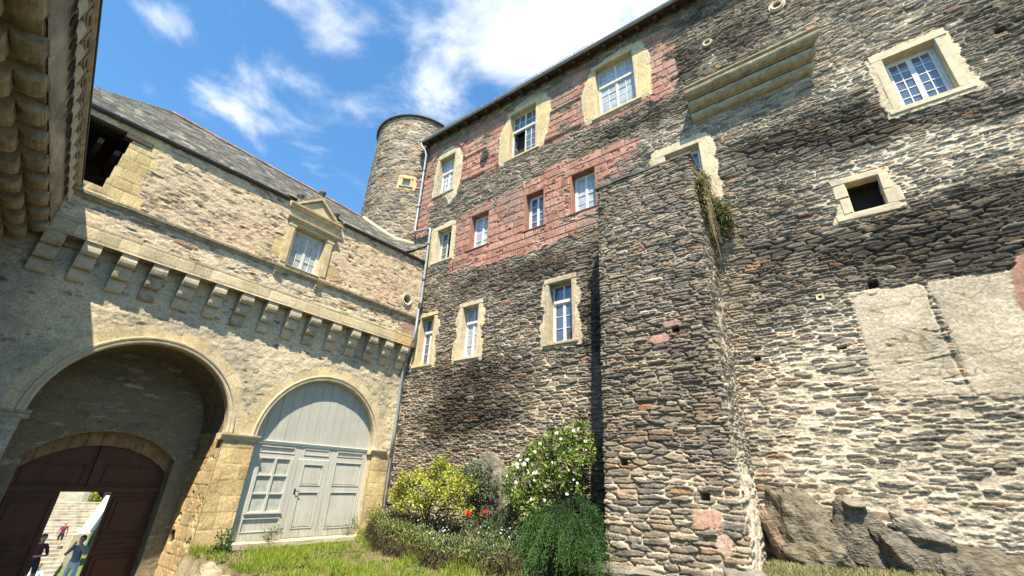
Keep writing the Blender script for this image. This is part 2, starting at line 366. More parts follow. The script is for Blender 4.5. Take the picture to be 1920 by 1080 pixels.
# ================================================================== the tall range (facade on the plane y = 10)
castle = thing('castle_range', 'tall slate rubble castle range with red sandstone bands, a stone buttress and many windows', 'castle building', (-5, 10, 0))
WIN = {  # x0, x1, z0, z1
 'w1': (-12.0, -11.30, 5.23, 7.05), 'w2': (-9.88, -9.14, 5.23, 7.05), 'w3': (-6.34, -5.56, 5.22, 7.08),
 'm0': (-11.72, -10.90, 9.34, 10.80), 'm1': (-9.87, -9.0, 9.35, 10.82), 'm2': (-7.31, -6.57, 9.31, 10.76), 'm3': (-5.50, -4.65, 9.33, 10.82),
 't1': (-12.18, -11.24, 12.72, 14.70), 't2': (-8.20, -6.97, 12.80, 15.05), 't3': (-4.45, -3.10, 12.78, 15.02),
 'r1': (2.37, 3.23, 9.04, 10.45), 'hole': (1.06, 1.60, 6.90, 7.62), 's1': (-2.50, -1.58, 8.40, 10.15)}
def FP(*pts): return [fuv(*p) for p in pts]
RED_UP = [(-13.4, 10.9), (-12.45, 10.95), (-12.3, 12.5), (-11.0, 12.62), (-9.2, 12.55), (-7.6, 12.62), (-5.4, 12.5), (-4.2, 12.35), (-2.9, 12.40), (-1.95, 12.25), (-1.78, 13.2), (-1.72, 14.4), (-1.70, 15.05), (-2.4, 15.15), (-4.5, 15.55), (-7, 15.35), (-9, 15.6), (-11, 15.4), (-13.4, 15.8)]
RED_LO = FP((838, 445), (868, 400), (905, 378), (985, 340), (1060, 300), (1100, 288), (1198, 255), (1190, 290), (1165, 328), (1120, 352), (1117, 425), (1050, 450), (985, 478), (930, 490), (872, 508), (842, 512), (836, 480))
PL_A = FP((1590, 548), (1728, 530), (1822, 742), (1650, 748)); PL_B = FP((1735, 528), (1890, 505), (2040, 480), (2080, 745), (1828, 742))
PINK_R = FP((1890, 505), (1905, 480), (2060, 440), (2060, 640), (1935, 600), (1905, 560))
# px, py, rx(m), rz(m), fill, paleness, dark weathering (last two: painted buttress shadow)
SPOTS = [(1380, 265, 1.3, .8, .25, .45, 0), (1250, 265, .9, .8, .35, .65, 0), (1820, 255, 1.7, .75, .75, .80, -.2), (1700, 300, 1.0, .6, .5, .7, 0), (1690, 365, .9, .45, .4, .6, 0), (1560, 380, .7, .7, .25, .5, 0), (1740, 60, 1.5, .9, .35, .6, 0),
 (1600, 130, .45, .8, .4, .7, 0), (1860, 120, .6, .7, .2, .4, 0), (1450, 260, 1.6, .5, -.2, -.3, .75), (1560, 250, 1.3, .6, -.2, -.3, .8), (1680, 245, 1.0, .3, -.2, -.3, .8), (1900, 200, .9, .45, -.2, -.3, .9), (1860, 30, 1.4, .9, -.15, -.2, .6), (1380, 60, .9, 1.4, -.1, -.2, .6),
 (1700, 450, 1.8, .7, -.2, -.2, .7), (1880, 420, 1.2, .8, -.2, -.2, .8), (1480, 460, 1.2, .9, -.1, -.1, .5), (1420, 560, .8, .9, 0, .1, .3), (1560, 640, .8, .9, .3, .45, 0), (1500, 720, 1.3, .9, .5, .75, 0), (1560, 800, 1.6, 1.0, .6, .9, 0), (1700, 790, 1.7, .7, .5, .75, 0), (1850, 800, 1.5, .6, .1, .3, .15),
 (1850, 900, 1.6, .9, .75, .9, 0), (1700, 900, 1.5, .7, .5, .75, 0), (1600, 900, .9, .6, .5, .8, 0), (1450, 850, .35, 1.2, .0, .1, .3), (1900, 1000, 1.8, .9, .8, .85, 0), (1430, 700, .4, 1.0, .2, .4, 0),
 (880, 700, 1.7, .55, -.1, -.2, .75), (900, 770, 1.9, .65, -.2, -.35, 1.0), (830, 810, 1.2, .5, 0, 0, .5), (780, 760, .9, 1.0, .2, .5, 0), (790, 850, 1.2, .6, .2, .5, 0), (1050, 740, 1.5, .8, .35, .75, -.3), (990, 800, .8, .7, .3, .7, 0), (1000, 640, .8, .6, .1, .45, 0), (740, 560, 1.2, .8, .2, .5, 0), (900, 530, 1.9, .5, -.1, -.1, .5), (1020, 500, 1.3, .6, -.05, -.1, .55),
 (830, 545, .8, .5, .3, .6, 0), (1000, 250, 6.0, .35, -.1, -.15, .65), (1170, 240, 1.0, .4, -.2, -.2, .8), (1220, 160, .2, 1.6, -.1, -.2, .8), (840, 400, 1.2, .4, .15, .3, .1), (1280, 130, .5, 1.2, -.2, -.2, .6), (1330, 110, .5, .5, .25, .6, 0), (1300, 30, .9, .5, 0, 0, .6),
 (1110, 640, .35, 2.2, -.1, -.2, .55), (1120, 560, .25, 1.6, -.1, -.2, .5)]  # this pair puts the shadow cast by the buttress into the wall colour
SPOTS = [(a, b, c, d, e, f-(.25 if g > .45 else 0), g*1.12) for a, b, c, d, e, f, g in SPOTS]
SPOT_UV = [(*fuv(a, b), rx, rz, m, p, dk) for a, b, rx, rz, m, p, dk in SPOTS]
PUTLOG = [(*fuv(1637, 533), .07, .07), (*fuv(1420, 672), .055, .05), (*fuv(1578, 652), .07, .03), (*fuv(905, 632), .06, .04), (*fuv(1612, 175), .12, .05), (*fuv(1875, 58), .07, .06), (*fuv(1458, 85), .10, .05), (*fuv(955, 430), .05, .04)]
YEL = [  # plaster aprons round the big upper windows
 ([(-8.62, 12.60), (-8.75, 13.4), (-8.68, 14.3), (-8.35, 14.95), (-7.9, 15.45), (-7.2, 15.55), (-6.55, 15.4), (-6.30, 14.8), (-6.28, 14.1), (-6.42, 13.4), (-6.55, 12.72), (-7.2, 12.66)], 1.0),
 ([(-4.95, 12.62), (-5.02, 13.4), (-4.98, 14.2), (-4.75, 14.9), (-4.3, 15.25), (-3.4, 15.38), (-2.85, 15.3), (-2.55, 14.7), (-2.52, 14.0), (-2.56, 13.2), (-2.62, 12.66), (-3.4, 12.62)], 1.0),
 ([(-12.40, 12.70), (-12.42, 14.5), (-12.3, 14.95), (-11.85, 15.25), (-11.4, 15.2), (-10.9, 14.75), (-10.72, 14.2), (-10.7, 13.2), (-10.85, 12.3), (-11.3, 12.0), (-11.6, 12.55)], .12),
 ([(-12.1, 9.15), (-12.1, 11.0), (-11.9, 11.05), (-10.7, 11.05), (-10.62, 9.2)], .5),
 ([(2.08, 8.84), (2.10, 9.9), (2.08, 10.6), (2.3, 10.68), (3.3, 10.68), (3.5, 10.55), (3.47, 9.5), (3.55, 8.86), (3.0, 8.80)], .12),
 ([(.70, 6.75), (.85, 7.2), (.80, 7.66), (1.2, 7.78), (1.7, 7.74), (1.85, 7.4), (1.84, 6.8), (1.3, 6.70)], .1),
 ([(-2.95, 10.1), (-2.85, 10.42), (-1.5, 10.46), (-1.22, 10.3), (-1.2, 9.2), (-1.25, 8.2), (-1.5, 8.15), (-2.6, 8.2)], .15)]
for k in ('w1', 'w2', 'w3'):
    x0, x1, z0, z1 = WIN[k]
    YEL.append(([(x0-.30, z0-.2), (x0-.34, z0+.55), (x0-.18, z0+.72), (x0-.2, z0+1.15), (x0-.32, z0+1.2), (x0-.25, z0+1.6), (x0-.15, z1+.12), (x1+.15, z1+.16), (x1+.2, z0+1.65), (x1+.32, z0+1.5), (x1+.3, z0+1.05), (x1+.17, z0+.95), (x1+.33, z0+.5), (x1+.30, z0-.18)], .45 if k != 'w3' else .3))
YC = np.array((.465, .36, .195), np.float32); PC = np.array((.47, .40, .275), np.float32)
BUTL = lambda z: -4.06-.012*z
def castle_field(u, v):
    n1 = fbm(u*.45, v*.6, 100, 3); n2 = fbm(u*1.4, v*1.8, 120, 3)
    Mz = .36+.55*(n2-.5)+.4*(n1-.5); Pz = .66+.9*(n2-.5)+.5*(n1-.5); dk = .12+.9*(n1-.5)
    wob = .6+.8*fbm(u*2.2, v*2.2, 140, 3)
    for a, b, rx, rz, m, p, d in SPOT_UV:
        g = np.exp(-(((u-a)/rx)**2+((v-b)/rz)**2))*wob; Mz = Mz+m*g; Pz = Pz+p*g; dk = dk+d*g
    Mz = np.where(Mz > .6, .6+.25*np.tanh((Mz-.6)/.5), Mz)
    h, col = rubble(u, v, .33, .056, 200, Mz, Pz, dk, .060, rust=.03)
    hb, cb = rubble(u, v, .42, .088, 260, Mz, Pz, dk, .064, rust=.05)         # stretches of larger stone
    w = sst(.55, .58, fbm(u*.55, v*1.1, 270, 3)+.10*(fbm(u*5, v*9, 271, 2)-.5)); h = h*(1-w)+hb*w; col = col+(cb-col)*w[..., None]
    ew = .16*(fbm(u*4, v*4, 150, 3)-.5)+.04*(vn(u*25, v*25, 151)-.5)
    # red sandstone ashlar
    for poly, sd, hgt in ((RED_UP, 301, .285), (RED_LO, 331, .30)):
        s = poly_sd(u, v, poly)+ew*1.6+.18*(fbm(u*1.3, v*2.2, 152, 3)-.5); w = sst(-.012, .02, s)*(1-.85*sst(.69, .74, fbm(u*2.1, v*5.5, 153, 4)+.12*sst(.5, .0, s)))
        ed, a1, a2 = ashlar(u, v, .62, hgt, sd); fine = fbm(u*22, v*22, sd+5, 3)-.5
        j = sst(.004, .022, ed); big = fbm(u*1.1, v*1.3, sd+6, 3)
        c = np.stack([.31+.12*(a1-.5)+.0*u, .158+.06*(a1-.5), .115+.045*(a1-.5)], -1)*(1+.5*(a2-.5)+.5*fine)[..., None]
        pk = sst(.46, .66, big+.3*fine); c = c+(np.array((.375, .235, .185), np.float32)*(1+.4*fine)[..., None]-c)*(pk*.75)[..., None]
        gr = sst(.50, .72, fbm(u*1.6, v*.9, sd+8, 3)+.2*fine); c = c+(np.array((.19, .155, .125), np.float32)-c)*(gr*.6)[..., None]
        jc = np.array((.31, .185, .14), np.float32)*np.where(a1 > .45, 1, .5)[..., None]
        c = jc+(c-jc)*j[..., None]
        sp = sst(.66, .72, fbm(u*3.2, v*4.2, sd+9, 3))       # spalled faces
        hr = .022*j-.012+.010*(a2-.5)+.008*fine-.02*sp
        # patches where the red skin has gone and the rubble shows
        keepm = 1.0
        if sd == 301:
            for px, pz, rx, rz in ((-5.75, 13.05, .32, .30), (-5.7, 13.9, .34, .17), (-9.45, 13.55, .28, .60), (-9.5, 14.55, .35, .25), (-6.1, 14.2, .12, .1), (-10.9, 13.2, .16, .55)):
                keepm = keepm*(1-np.exp(-((((u-px)/rx)**2+((v-pz)/rz)**2)+ew*4)**2*1.2))
            w = w*sst(.35, .55, keepm)
            for mz, t in ((14.10, .05), (12.83, .055)):     # thin projecting courses
                m = (np.abs(v-mz-.03*(vn(u*.7, v*0, 77)-.5)) < t) & (u > -10.75) & (u < -5.05); hr = hr+np.where(m & (h2(np.floor(u*1.6).astype(np.int64), np.zeros(len(u), np.int64), 9) > .18), .05, 0)
            # relieving arch over the left window
            rr = np.sqrt(((u+11.72)/1.0)**2+((v-14.25)/1.0)**2); am = (np.abs(rr-1.12) < .085) & (v > 14.1); hr = hr+am*.045
        h = h*(1-w)+hr*w; col = col+(c-col)*w[..., None]
    # limestone and plaster aprons
    for poly, yel in YEL:
        s = poly_sd(u, v, poly)+ew*.9; w = sst(-.008, .02, s)
        if w.max() <= 0: continue
        n = fbm(u*3, v*3, 410, 4); fine = fbm(u*26, v*26, 420, 3)-.5
        inner = sst(.05, .16, s+.08*(n-.5))
        c = PC+(YC-PC)*(np.clip(yel*1.6*sst(.40, .62, n+.25*(inner-.5)), 0, 1))[..., None]
        c = c*(1+.55*fine+.7*(n-.5))[..., None]
        hp = .028+.010*(n-.5)+.008*fine-.012*(1-inner)
        h = h*(1-w)+hp*w; col = col+(c-col)*w[..., None]
    # two smooth panels of old render, low on the right
    for poly, lo in ((PL_A, 1.0), (PL_B, .3)):
        s = poly_sd(u, v, poly)+ew*.35+.05*(fbm(u*2.4, v*2.4, 435, 3)-.5); w = sst(-.005, .02, s)*(1-.5*lo*sst(.66, .70, fbm(u*3.1, v*5.5, 436, 4)+.10*sst(4.2, 3.5, v)))
        if w.max() > 0:
            n = fbm(u*2.2, v*2.6, 430, 4); fine = fbm(u*24, v*30, 431, 3)-.5
            c = np.array((.40, .345, .255), np.float32)*(1+.45*fine+.8*(n-.5))[..., None]; ck = np.abs(fbm(u*1.1, v*1.1, 437, 4)-.5); c = c*(1-.45*sst(.010, .003, ck))[..., None]
            thin = lo*sst(4.45, 3.7, v)*.8+.0*v
            w = w*np.clip(1-.35*thin*sst(.35, .55, fbm(u*6, v*11, 432, 3)), 0, 1)
            hp = .012+.012*(n-.5)+.010*fine-.03*np.exp(-(s/.018)**2)
            h = h*(1-w)+hp*w; col = col+(c-col)*w[..., None]
    s = poly_sd(u, v, PINK_R)+ew; w = sst(-.01, .03, s); fine = fbm(u*24, v*24, 440, 3)-.5
    col = col+(np.array((.30, .17, .125), np.float32)*(1+.6*fine)[..., None]-col)*w[..., None]; h = h*(1-w)+.02*w
    # darker strip right under the eaves
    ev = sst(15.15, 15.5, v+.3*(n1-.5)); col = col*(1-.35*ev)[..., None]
    for a, b, rx, rz in PUTLOG:
        m = sst(1.15, .9, np.maximum(np.abs(u-a)/rx, np.abs(v-b)/rz)); h = h-.16*m; col = col*(1-.6*m)[..., None]
    for k, (x0, x1, z0, z1) in WIN.items():                 # dress the edges of the openings flat
        s = np.minimum(np.minimum(u-x0, x1-u), np.minimum(v-z0, z1-v)); m = sst(-.06, -.02, s); h = h*(1-m)+.0*m
    return h, np.clip(col, .008, .85)
def castle_keep(u, v):
    k = np.ones(len(u), bool)
    for x0, x1, z0, z1 in WIN.values(): k &= ~((u > x0+.01) & (u < x1-.01) & (v > z0+.01) & (v < z1-.01))
    k &= ~((u > BUTL(v)+.12) & (u < -1.78) & (v < 8.9))
    return k
def flat_map(fr):
    def f(U, V, h): return fr.o[None]+U[:, None]*fr.u[None]+h[:, None]*fr.d[None]+np.stack([0*V, 0*V, V], -1)
    return f
QUICK = False
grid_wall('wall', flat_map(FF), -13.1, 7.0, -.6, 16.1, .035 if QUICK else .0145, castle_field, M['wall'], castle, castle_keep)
MB(FF).box(-13.1, 7, -.6, -.45, -.6, 16.2).build('inner_wall', M['dark'], castle)
mb = MB(FF); mb.box(-13.1, -12.95, -9, -.13, 6, 16.1); mb.build('end_wall', M['limeg'], castle)

# --- buttress: left flank, battered front, right flank, as one rubble skin
def but_e(z): return 1.62-.062*np.clip(z, -1, 10)
BX0, BX1, BTOP = -4.12, -1.66, 9.02
BS = [(*fuv(1245, 690, 8.55), .26, .10)]
def but_field(u, v):
    n1 = fbm(u*.6, v*.6, 500, 3); n2 = fbm(u*1.5, v*1.7, 520, 3)
    low = sst(2.3, .8, v+.8*(n1-.5)); side = sst(4.0, 4.2, u)
    Mz = .24+.5*(n2-.5)+.55*low*n2*1.3+side*(.40+.5*(n2-.5))*sst(8.5, 5, v); Pz = .42+.9*(n2-.5)+.55*low+side*.28*sst(8.5, 5, v); dk = .22+.7*(n1-.5)-.3*low-side*.2
    h, c = rubble(u, v, .38, .060, 540, Mz, Pz, dk, .062, rust=.008)
    h2_, c2_ = rubble(u, v, .44, .098, 545, Mz, Pz, dk, .066, rust=.012); w_ = sst(.53, .56, fbm(u*.7, v*1.2, 546, 3)+.12*low); h = h*(1-w_)+h2_*w_; c = c+(c2_-c)*w_[..., None]
    fine = fbm(u*22, v*22, 560, 3)-.5
    for a, b, rx, rz, cc in ((2.95, 4.42, .21, .085, (.36, .21, .17)), (3.22, 4.72, .17, .09, (.30, .20, .17)), (3.5, 1.15, .24, .13, (.42, .27, .20)), (2.55, 3.05, .13, .045, (.28, .13, .07)), (3.1, 1.55, .2, .05, (.33, .20, .10)), (3.72, .8, .12, .16, (.42, .30, .23))):
        m = sst(1.2, .85, ((np.abs(u-a)/rx)**3+(np.abs(v-b)/rz)**3)**(1/3.)+.5*fine); h = h*(1-m)+.015*m+.01*fine*m; c = c+(np.array(cc, np.float32)*(1+.8*fine)[..., None]-c)*m[..., None]
    for a, b in ((2.05, 2.02), (3.3, 4.58), (3.5, 1.48)):
        m = sst(1.2, .9, np.maximum(np.abs(u-a)/.07, np.abs(v-b)/.06)); h = h-.14*m; c = c*(1-.5*m)[..., None]
    return h, np.clip(c, .01, .85)
WB = BX1-BX0
def but_map(U, V, h):
    # U: 0..1.6 left flank, 1.6..1.6+WB front, then right flank
    e = but_e(V); x0 = BX0+.03*(9-V)/9; s1 = np.clip(U/1.6, 0, 1); s3 = np.clip((U-1.6-WB)/1.6, 0, 1); s2 = np.clip((U-1.6)/WB, 0, 1)
    x = x0+(BX1-x0)*s2; y = 10-e*s1+e*s3
    a = sst(1.52, 1.68, U)*math.pi/2+sst(1.6+WB-.08, 1.6+WB+.08, U)*math.pi/2       # outward normal turns from -x through -y to +x
    nx = -np.cos(a); ny = -np.sin(a); rnd = -.03*(np.exp(-((U-1.6)/.06)**2)+np.exp(-((U-1.6-WB)/.06)**2))
    hh = h+rnd
    return np.stack([x+nx*hh, y+ny*hh, V], -1)
grid_wall('buttress', but_map, 0, 3.2+WB, -.5, BTOP, .035 if QUICK else .0145, but_field, M['wall'], castle)
cp = MB(FF)
for i in range(5):
    a = BX0-.06+i*(WB+.12)/5; cp.box(a, a+(WB+.12)/5-.008, -.02, 1.10+random.uniform(-.02, .03), BTOP-.01+random.uniform(0, .01), BTOP+.06+random.uniform(-.01, .015), .008)
cp.build('buttress_coping', M['slab'], castle, bevel=.008)

# --- windows
def window(parent, fr, u0, u1, z0, z1, kind, label=None, surround='lime', rev=.24, wl=.12, frame='white', glass='glass', d0=0.0, proud=.032, sill=.03):
    fw = .055
    sb = MB(fr); p = d0+proud; t = wl
    sb.box(u0-t, u0, d0-rev-.12, p, z0, z1, .006); sb.box(u1, u1+t, d0-rev-.12, p-.002, z0, z1, .006)
    sb.box(u0-t-.04, u1+t+.04, d0-rev-.12, p+.004, z1, z1+t*1.3, .006)
    sb.box(u0-t-.06, u1+t+.06, d0-rev-.12, p+sill, z0-t*.75, z0, .006)
    D = d0-rev; f = MB(fr)
    W_ = u1-u0
    f.box(u0, u0+fw, D-.06, D, z0, z1); f.box(u1-fw, u1, D-.06, D, z0, z1); f.box(u0+fw, u1-fw, D-.06, D, z1-fw, z1); f.box(u0+fw, u1-fw, D-.06, D+.01, z0, z0+fw)
    g = MB(fr); um = (u0+u1)/2
    zt = z1-fw
    bars = kind['rows']; cols = kind['cols']
    if kind.get('transom'):
        zt = z0+(z1-z0)*kind['transom']; f.box(u0+fw, u1-fw, D-.05, D+.045, zt-.05, zt+.05)
        f.box(um-.035, um+.035, D-.05, D+.004, zt+.035, z1-fw)
        for s0, s1 in ((u0+fw, um-.035), (um+.035, u1-fw)):
            g.add([(s0, D-.03, zt+.035), (s1, D-.03, zt+.035), (s1, D-.03, z1-fw), (s0, D-.03, z1-fw)], [(0, 1, 2, 3)])
            for c in range(1, cols): x = s0+(s1-s0)*c/cols; f.box(x-.012, x+.012, D-.04, D-.012, zt+.035, z1-fw)
            for r in range(1, kind.get('trows', 1)): z = zt+.035+(z1-fw-zt-.035)*r/kind['trows']; f.box(s0, s1, D-.039, D-.013, z-.012, z+.012)
        zt -= .035
    leaves = [] if kind.get('open') == 'both' else [('l', u0+fw, um), ('r', um, u1-fw)]
    for nm, s0, s1 in leaves:
        op = kind.get('open') == nm
        ang = kind.get('angle', 1.3) if op else 0
        hinge = s0 if nm == 'l' else s1; sg = 1 if nm == 'l' else -1
        def T(x, d, z, hinge=hinge, sg=sg, ang=ang):
            r = (x-hinge); return (hinge+r*math.cos(ang)-0*d, D+d-abs(r)*math.sin(ang), z)
        m = MB(fr); lw = .045
        def bx(a0, a1, b0, b1, c0, c1):
            p = [T(x, d, z) for x in (a0, a1) for d in (b0, b1) for z in (c0, c1)]
            m.add(p, [(0, 1, 3, 2), (4, 6, 7, 5), (0, 4, 5, 1), (2, 3, 7, 6), (0, 2, 6, 4), (1, 5, 7, 3)])
        zb = z0+fw
        bx(s0, s0+lw, -.045, .006, zb, zt); bx(s1-lw, s1, -.045, .006, zb, zt); bx(s0+lw, s1-lw, -.045, .006, zt-lw, zt); bx(s0+lw, s1-lw, -.045, .008, zb, zb+lw)
        for c in range(1, cols): x = s0+lw+(s1-s0-2*lw)*c/cols; bx(x-.011, x+.011, -.035, -.004, zb+lw, zt-lw)
        for r in range(1, bars): z = zb+lw+(zt-zb-2*lw)*r/bars; bx(s0+lw, s1-lw, -.034, -.005, z-.011, z+.011)
        f.add([tuple(q) for q in []], [])
        f.v += m.v; n0 = len(f.v)-len(m.v); f.f += [tuple(i+n0 for i in q) for q in m.f]
        # each pane sits a touch out of true, as old glass does
        for c in range(cols):
            for r in range(bars):
                xa = s0+lw+(s1-s0-2*lw)*c/cols; xb = s0+lw+(s1-s0-2*lw)*(c+1)/cols; za = zb+lw+(zt-zb-2*lw)*r/bars; ze = zb+lw+(zt-zb-2*lw)*(r+1)/bars
                tl = [random.uniform(-.007, .007) for _ in range(3)]
                g.add([T(xa, -.022+tl[0], za), T(xb, -.022+tl[1], za), T(xb, -.022+tl[1]+tl[2], ze), T(xa, -.022+tl[0]+tl[2], ze)], [(0, 1, 2, 3)])
    if kind.get('leafless'): pass
    w = f.build('window', M[frame], parent, bevel=.004)
    if label: w['label'] = label
    sb.build('surround', M[surround], w, bevel=.012, rough=.004)
    if g.v: g.build('pane', M[glass], w)
    if kind.get('open'):
        r = MB(fr); k = 1.6
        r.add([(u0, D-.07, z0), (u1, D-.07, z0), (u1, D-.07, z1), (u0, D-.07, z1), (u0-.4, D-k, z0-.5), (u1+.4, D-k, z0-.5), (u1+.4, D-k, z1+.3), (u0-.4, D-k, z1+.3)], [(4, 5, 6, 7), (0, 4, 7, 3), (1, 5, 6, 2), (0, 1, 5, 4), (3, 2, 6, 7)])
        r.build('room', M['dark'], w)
    if kind.get('curtain'):
        cu = MB(fr); n = 40
        for a, b in ((u0+fw, um-.01), (um+.01, u1-fw)):
            pts = []
            for i in range(n+1):
                x = a+(b-a)*i/n; d = D-.10+.018*math.sin(i*1.35)+.01*math.sin(i*.61)
                pts += [(x, d, z0+.04), (x, d, z1-.05)]
            cu.add(pts, [(2*i, 2*i+2, 2*i+3, 2*i+1) for i in range(n)])
        cu.build('curtain', M['curtain'], w, smooth=True)
    return w
M['redst'] = plain('red_sandstone', (.27, .135, .095), .92, .35, 6, .008, 28)
LOW = dict(rows=3, cols=1, transom=.70); MID = dict(rows=4, cols=1); TOP = dict(rows=4, cols=2, transom=.64, trows=2)
def W_(k): return WIN[k]
window(castle, FF, *W_('w1'), LOW, 'low window with dark panes in the corner beside the drainpipe', 'limey', glass='glass')
window(castle, FF, *W_('w2'), dict(LOW, curtain=True), 'low window with pale upper panes', 'lime', glass='glassp')
window(castle, FF, *W_('w3'), LOW, 'low window with bright blue reflecting panes', 'limeg', glass='glass')
window(castle, FF, *W_('m0'), dict(rows=4, cols=1, open='r', angle=1.15), 'half open window in a pale stone frame above the corner', 'lime', frame='cream')
for k, gk, cu_ in (('m1', 'glassp', True), ('m2', 'glass', False), ('m3', 'glassp', False)): window(castle, FF, *W_(k), dict(MID, curtain=cu_), None, 'redst', wl=.055, proud=.02, sill=.02, glass=gk)
window(castle, FF, *W_('t1'), TOP, 'top window under a relieving arch', 'limeg', glass='glassp')
window(castle, FF, *W_('t2'), dict(TOP, open='l', angle=1.45), 'top window with one leaf open and a ladder inside', 'limey', rev=.2, frame='cream')
window(castle, FF, *W_('t3'), TOP, 'closed top window in yellow plaster', 'limey', rev=.2, frame='cream', glass='glassp')
window(castle, FF, *W_('r1'), dict(rows=5, cols=2), 'large window with a white mullion reflecting the sky', 'lime', rev=.20, wl=.16, proud=.034, sill=.004)
window(castle, FF, *W_('s1'), dict(rows=4, cols=2), 'window half hidden by the buttress', 'lime', rev=.24, wl=.2, proud=.034, sill=.004)
x0, x1, z0, z1 = WIN['hole']
hb = MB(FF); hb.box(x0-.16, x0, -.22, .034, z0, z0+.38, .012); hb.box(x0-.22, x0, -.22, .032, z0+.385, z1, .012); hb.box(x1, x1+.26, -.22, .032, z0, z0+.34, .012); hb.box(x1, x1+.17, -.22, .034, z0+.345, z1, .012); hb.box(x0-.24, x1+.2, -.22, .036, z1, z1+.14, .012); hb.box(x0-.3, x1+.16, -.22, .036, z0-.15, z0, .012)
ho = hb.build('window_opening', M['lime'], castle, bevel=.012, rough=.004); ho['label'] = 'small square opening without glass'
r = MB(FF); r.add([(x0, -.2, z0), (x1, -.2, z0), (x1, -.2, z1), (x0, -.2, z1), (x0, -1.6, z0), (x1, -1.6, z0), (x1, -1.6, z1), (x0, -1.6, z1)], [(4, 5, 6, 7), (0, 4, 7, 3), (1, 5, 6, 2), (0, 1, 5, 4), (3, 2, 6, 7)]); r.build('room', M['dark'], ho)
# ladder seen inside the open top window
ld = MB()
a = np.array((-7.72, 10.42, 12.86)); b = np.array((-7.98, 10.75, 14.75)); sd = np.array((.30, .06, .0))
for s in (0, 1): ld.tube([tuple(a+sd*s), tuple(b+sd*s)], .022, 6)
lad = ld.build('ladder', plain('ladder_wood', (.30, .24, .17), .8, .2), None, base=tuple(a)); tag(lad, 'wooden ladder standing inside the open top window', 'ladder')
for i in range(8): lr = MB(); q = a+(b-a)*(.06+i*.125); lr.tube([tuple(q), tuple(q+sd)], .014, 6); lr.build('rung', lad.data.materials[0], lad)

# --- moulded corbel ledge, small vents, second bracket
def ledge(u0, u1, zo, left, right):
    """three overlapping courses of quarter-round stones, their joints staggered"""
    m = MB(FF)
    for ci, (da, za) in enumerate(((.0, 10.83), (.19, 11.09), (.38, 11.36))):
        pr = [(-.05, za+zo), (da+.01, za+zo), (da+.02, za+zo+.02)]
        for k in range(9): t = k/8*math.pi/2; pr.append((da+.025+.185*math.sin(t), za+zo+.02+.155*(1-math.cos(t))))
        pr += [(da+.21, za+zo+.205), (da+.165, za+zo+.212), (da+.165, za+zo+.252), (-.05, za+zo+.254)]
        x = u0; first = True
        while x < u1-.05:
            w = min(random.uniform(.32, .75), u1-x); w = u1-x if u1-x-w < .15 else w
            m.sweep(pr, x, x+w-.004, left if first else 0, right if x+w >= u1-.01 else 0); x += w; first = False
    m.sweep([(-.05, 11.615+zo), (.56, 11.615+zo), (.61, 11.65+zo), (.61, 11.69+zo), (-.05, 11.72+zo)], u0, u1, left, right)
    return m.build('moulded_ledge', M['ledge'], castle, bevel=.004, rough=.002)
M['ledge'] = plain('mossy_ledge_stone', (.30, .26, .17), .92, .4, 6, .012, 25)
ledge(-1.60, 1.12, 0, 0, .62); ledge(2.2, 3.7, 3.02, -.2, .4)
def vent(parent, fr, u, z, r, name, d0=.0, plate=.17, mat='lime'):
    v = MB(fr); v.arc([(r, d0-.2), (r, d0+.06), (r+.05, d0+.075), (r+.06, d0+.04), (plate, d0+.04), (plate, d0-.2)], u, z, 0, 2*math.pi, 28)
    o = v.build(name, M[mat], parent); k = MB(fr); k.arc([(0.001, d0-.21), (0.001, d0-.19), (r+.01, d0-.19), (r+.01, d0-.21)], u, z, 0, 2*math.pi, 20); k.build('hollow', M['dark'], o); return o
vent(castle, FF, *fuv(1327, 82), .075, 'vent', plate=.14); vent(castle, FF, *fuv(1457, 12), .10, 'vent', plate=.20)
for (px, py) in ((1538, 558),):
    u, z = fuv(px, py); q = MB(FF); q.box(u-.07, u+.07, -.02, .045, z-.06, z-.03); q.box(u-.07, u+.07, -.02, .045, z+.03, z+.06); q.box(u-.07, u-.03, -.02, .043, z-.03, z+.03); q.box(u+.03, u+.07, -.02, .043, z-.03, z+.03); q.build('vent_block', M['lime'], castle)

# --- eaves: rafter feet, boarded soffit, slates, gutter, rail, rainwater pipe
EF = lambda x: 15.66+.034*(-1.5-x)
HEX = [(0, 1, 2, 3), (4, 5, 6, 7), (0, 1, 5, 4), (1, 2, 6, 5), (2, 3, 7, 6), (3, 0, 4, 7)]
def slab(x0, x1, da, za, db, zb_, t):
    return [(x0, da, za+EF(x0)), (x1, da, za+EF(x1)), (x1, db, zb_+EF(x1)), (x0, db, zb_+EF(x0)), (x0, da, za+t+EF(x0)), (x1, da, za+t+EF(x1)), (x1, db, zb_+t+EF(x1)), (x0, db, zb_+t+EF(x0))]
for i in range(34):
    x = -13.0+i*.6; MB(FF).add(slab(x, x+.11, -.3, .06, .30, -.17, .12), HEX).build('rafter', M['wood'], castle)
MB(FF).add(slab(-13.3, 7, -.4, .24, .36, -.06, .03), HEX).build('soffit', M['wood'], castle)
MB(FF).add(slab(-13.35, 7, -7, 5.2, .40, -.02, .05), HEX).build('roof', M['slab'], castle)
g0 = MB(FF); ga_ = [(.41+.075*math.cos(a), .075*math.sin(a)) for a in np.linspace(math.pi, 2*math.pi, 9)]+[(.41+.066*math.cos(a), .066*math.sin(a)) for a in np.linspace(2*math.pi, math.pi, 9)]; n = len(ga_)
g0.add([(-13.3, d, z+EF(-13.3)) for d, z in ga_]+[(7, d, z+EF(7)) for d, z in ga_], [tuple(range(n)), tuple(range(2*n-1, n-1, -1))]+[(i, i+n, (i+1) % n+n, (i+1) % n) for i in range(n)]); g0.build('gutter', M['zinc'], castle)
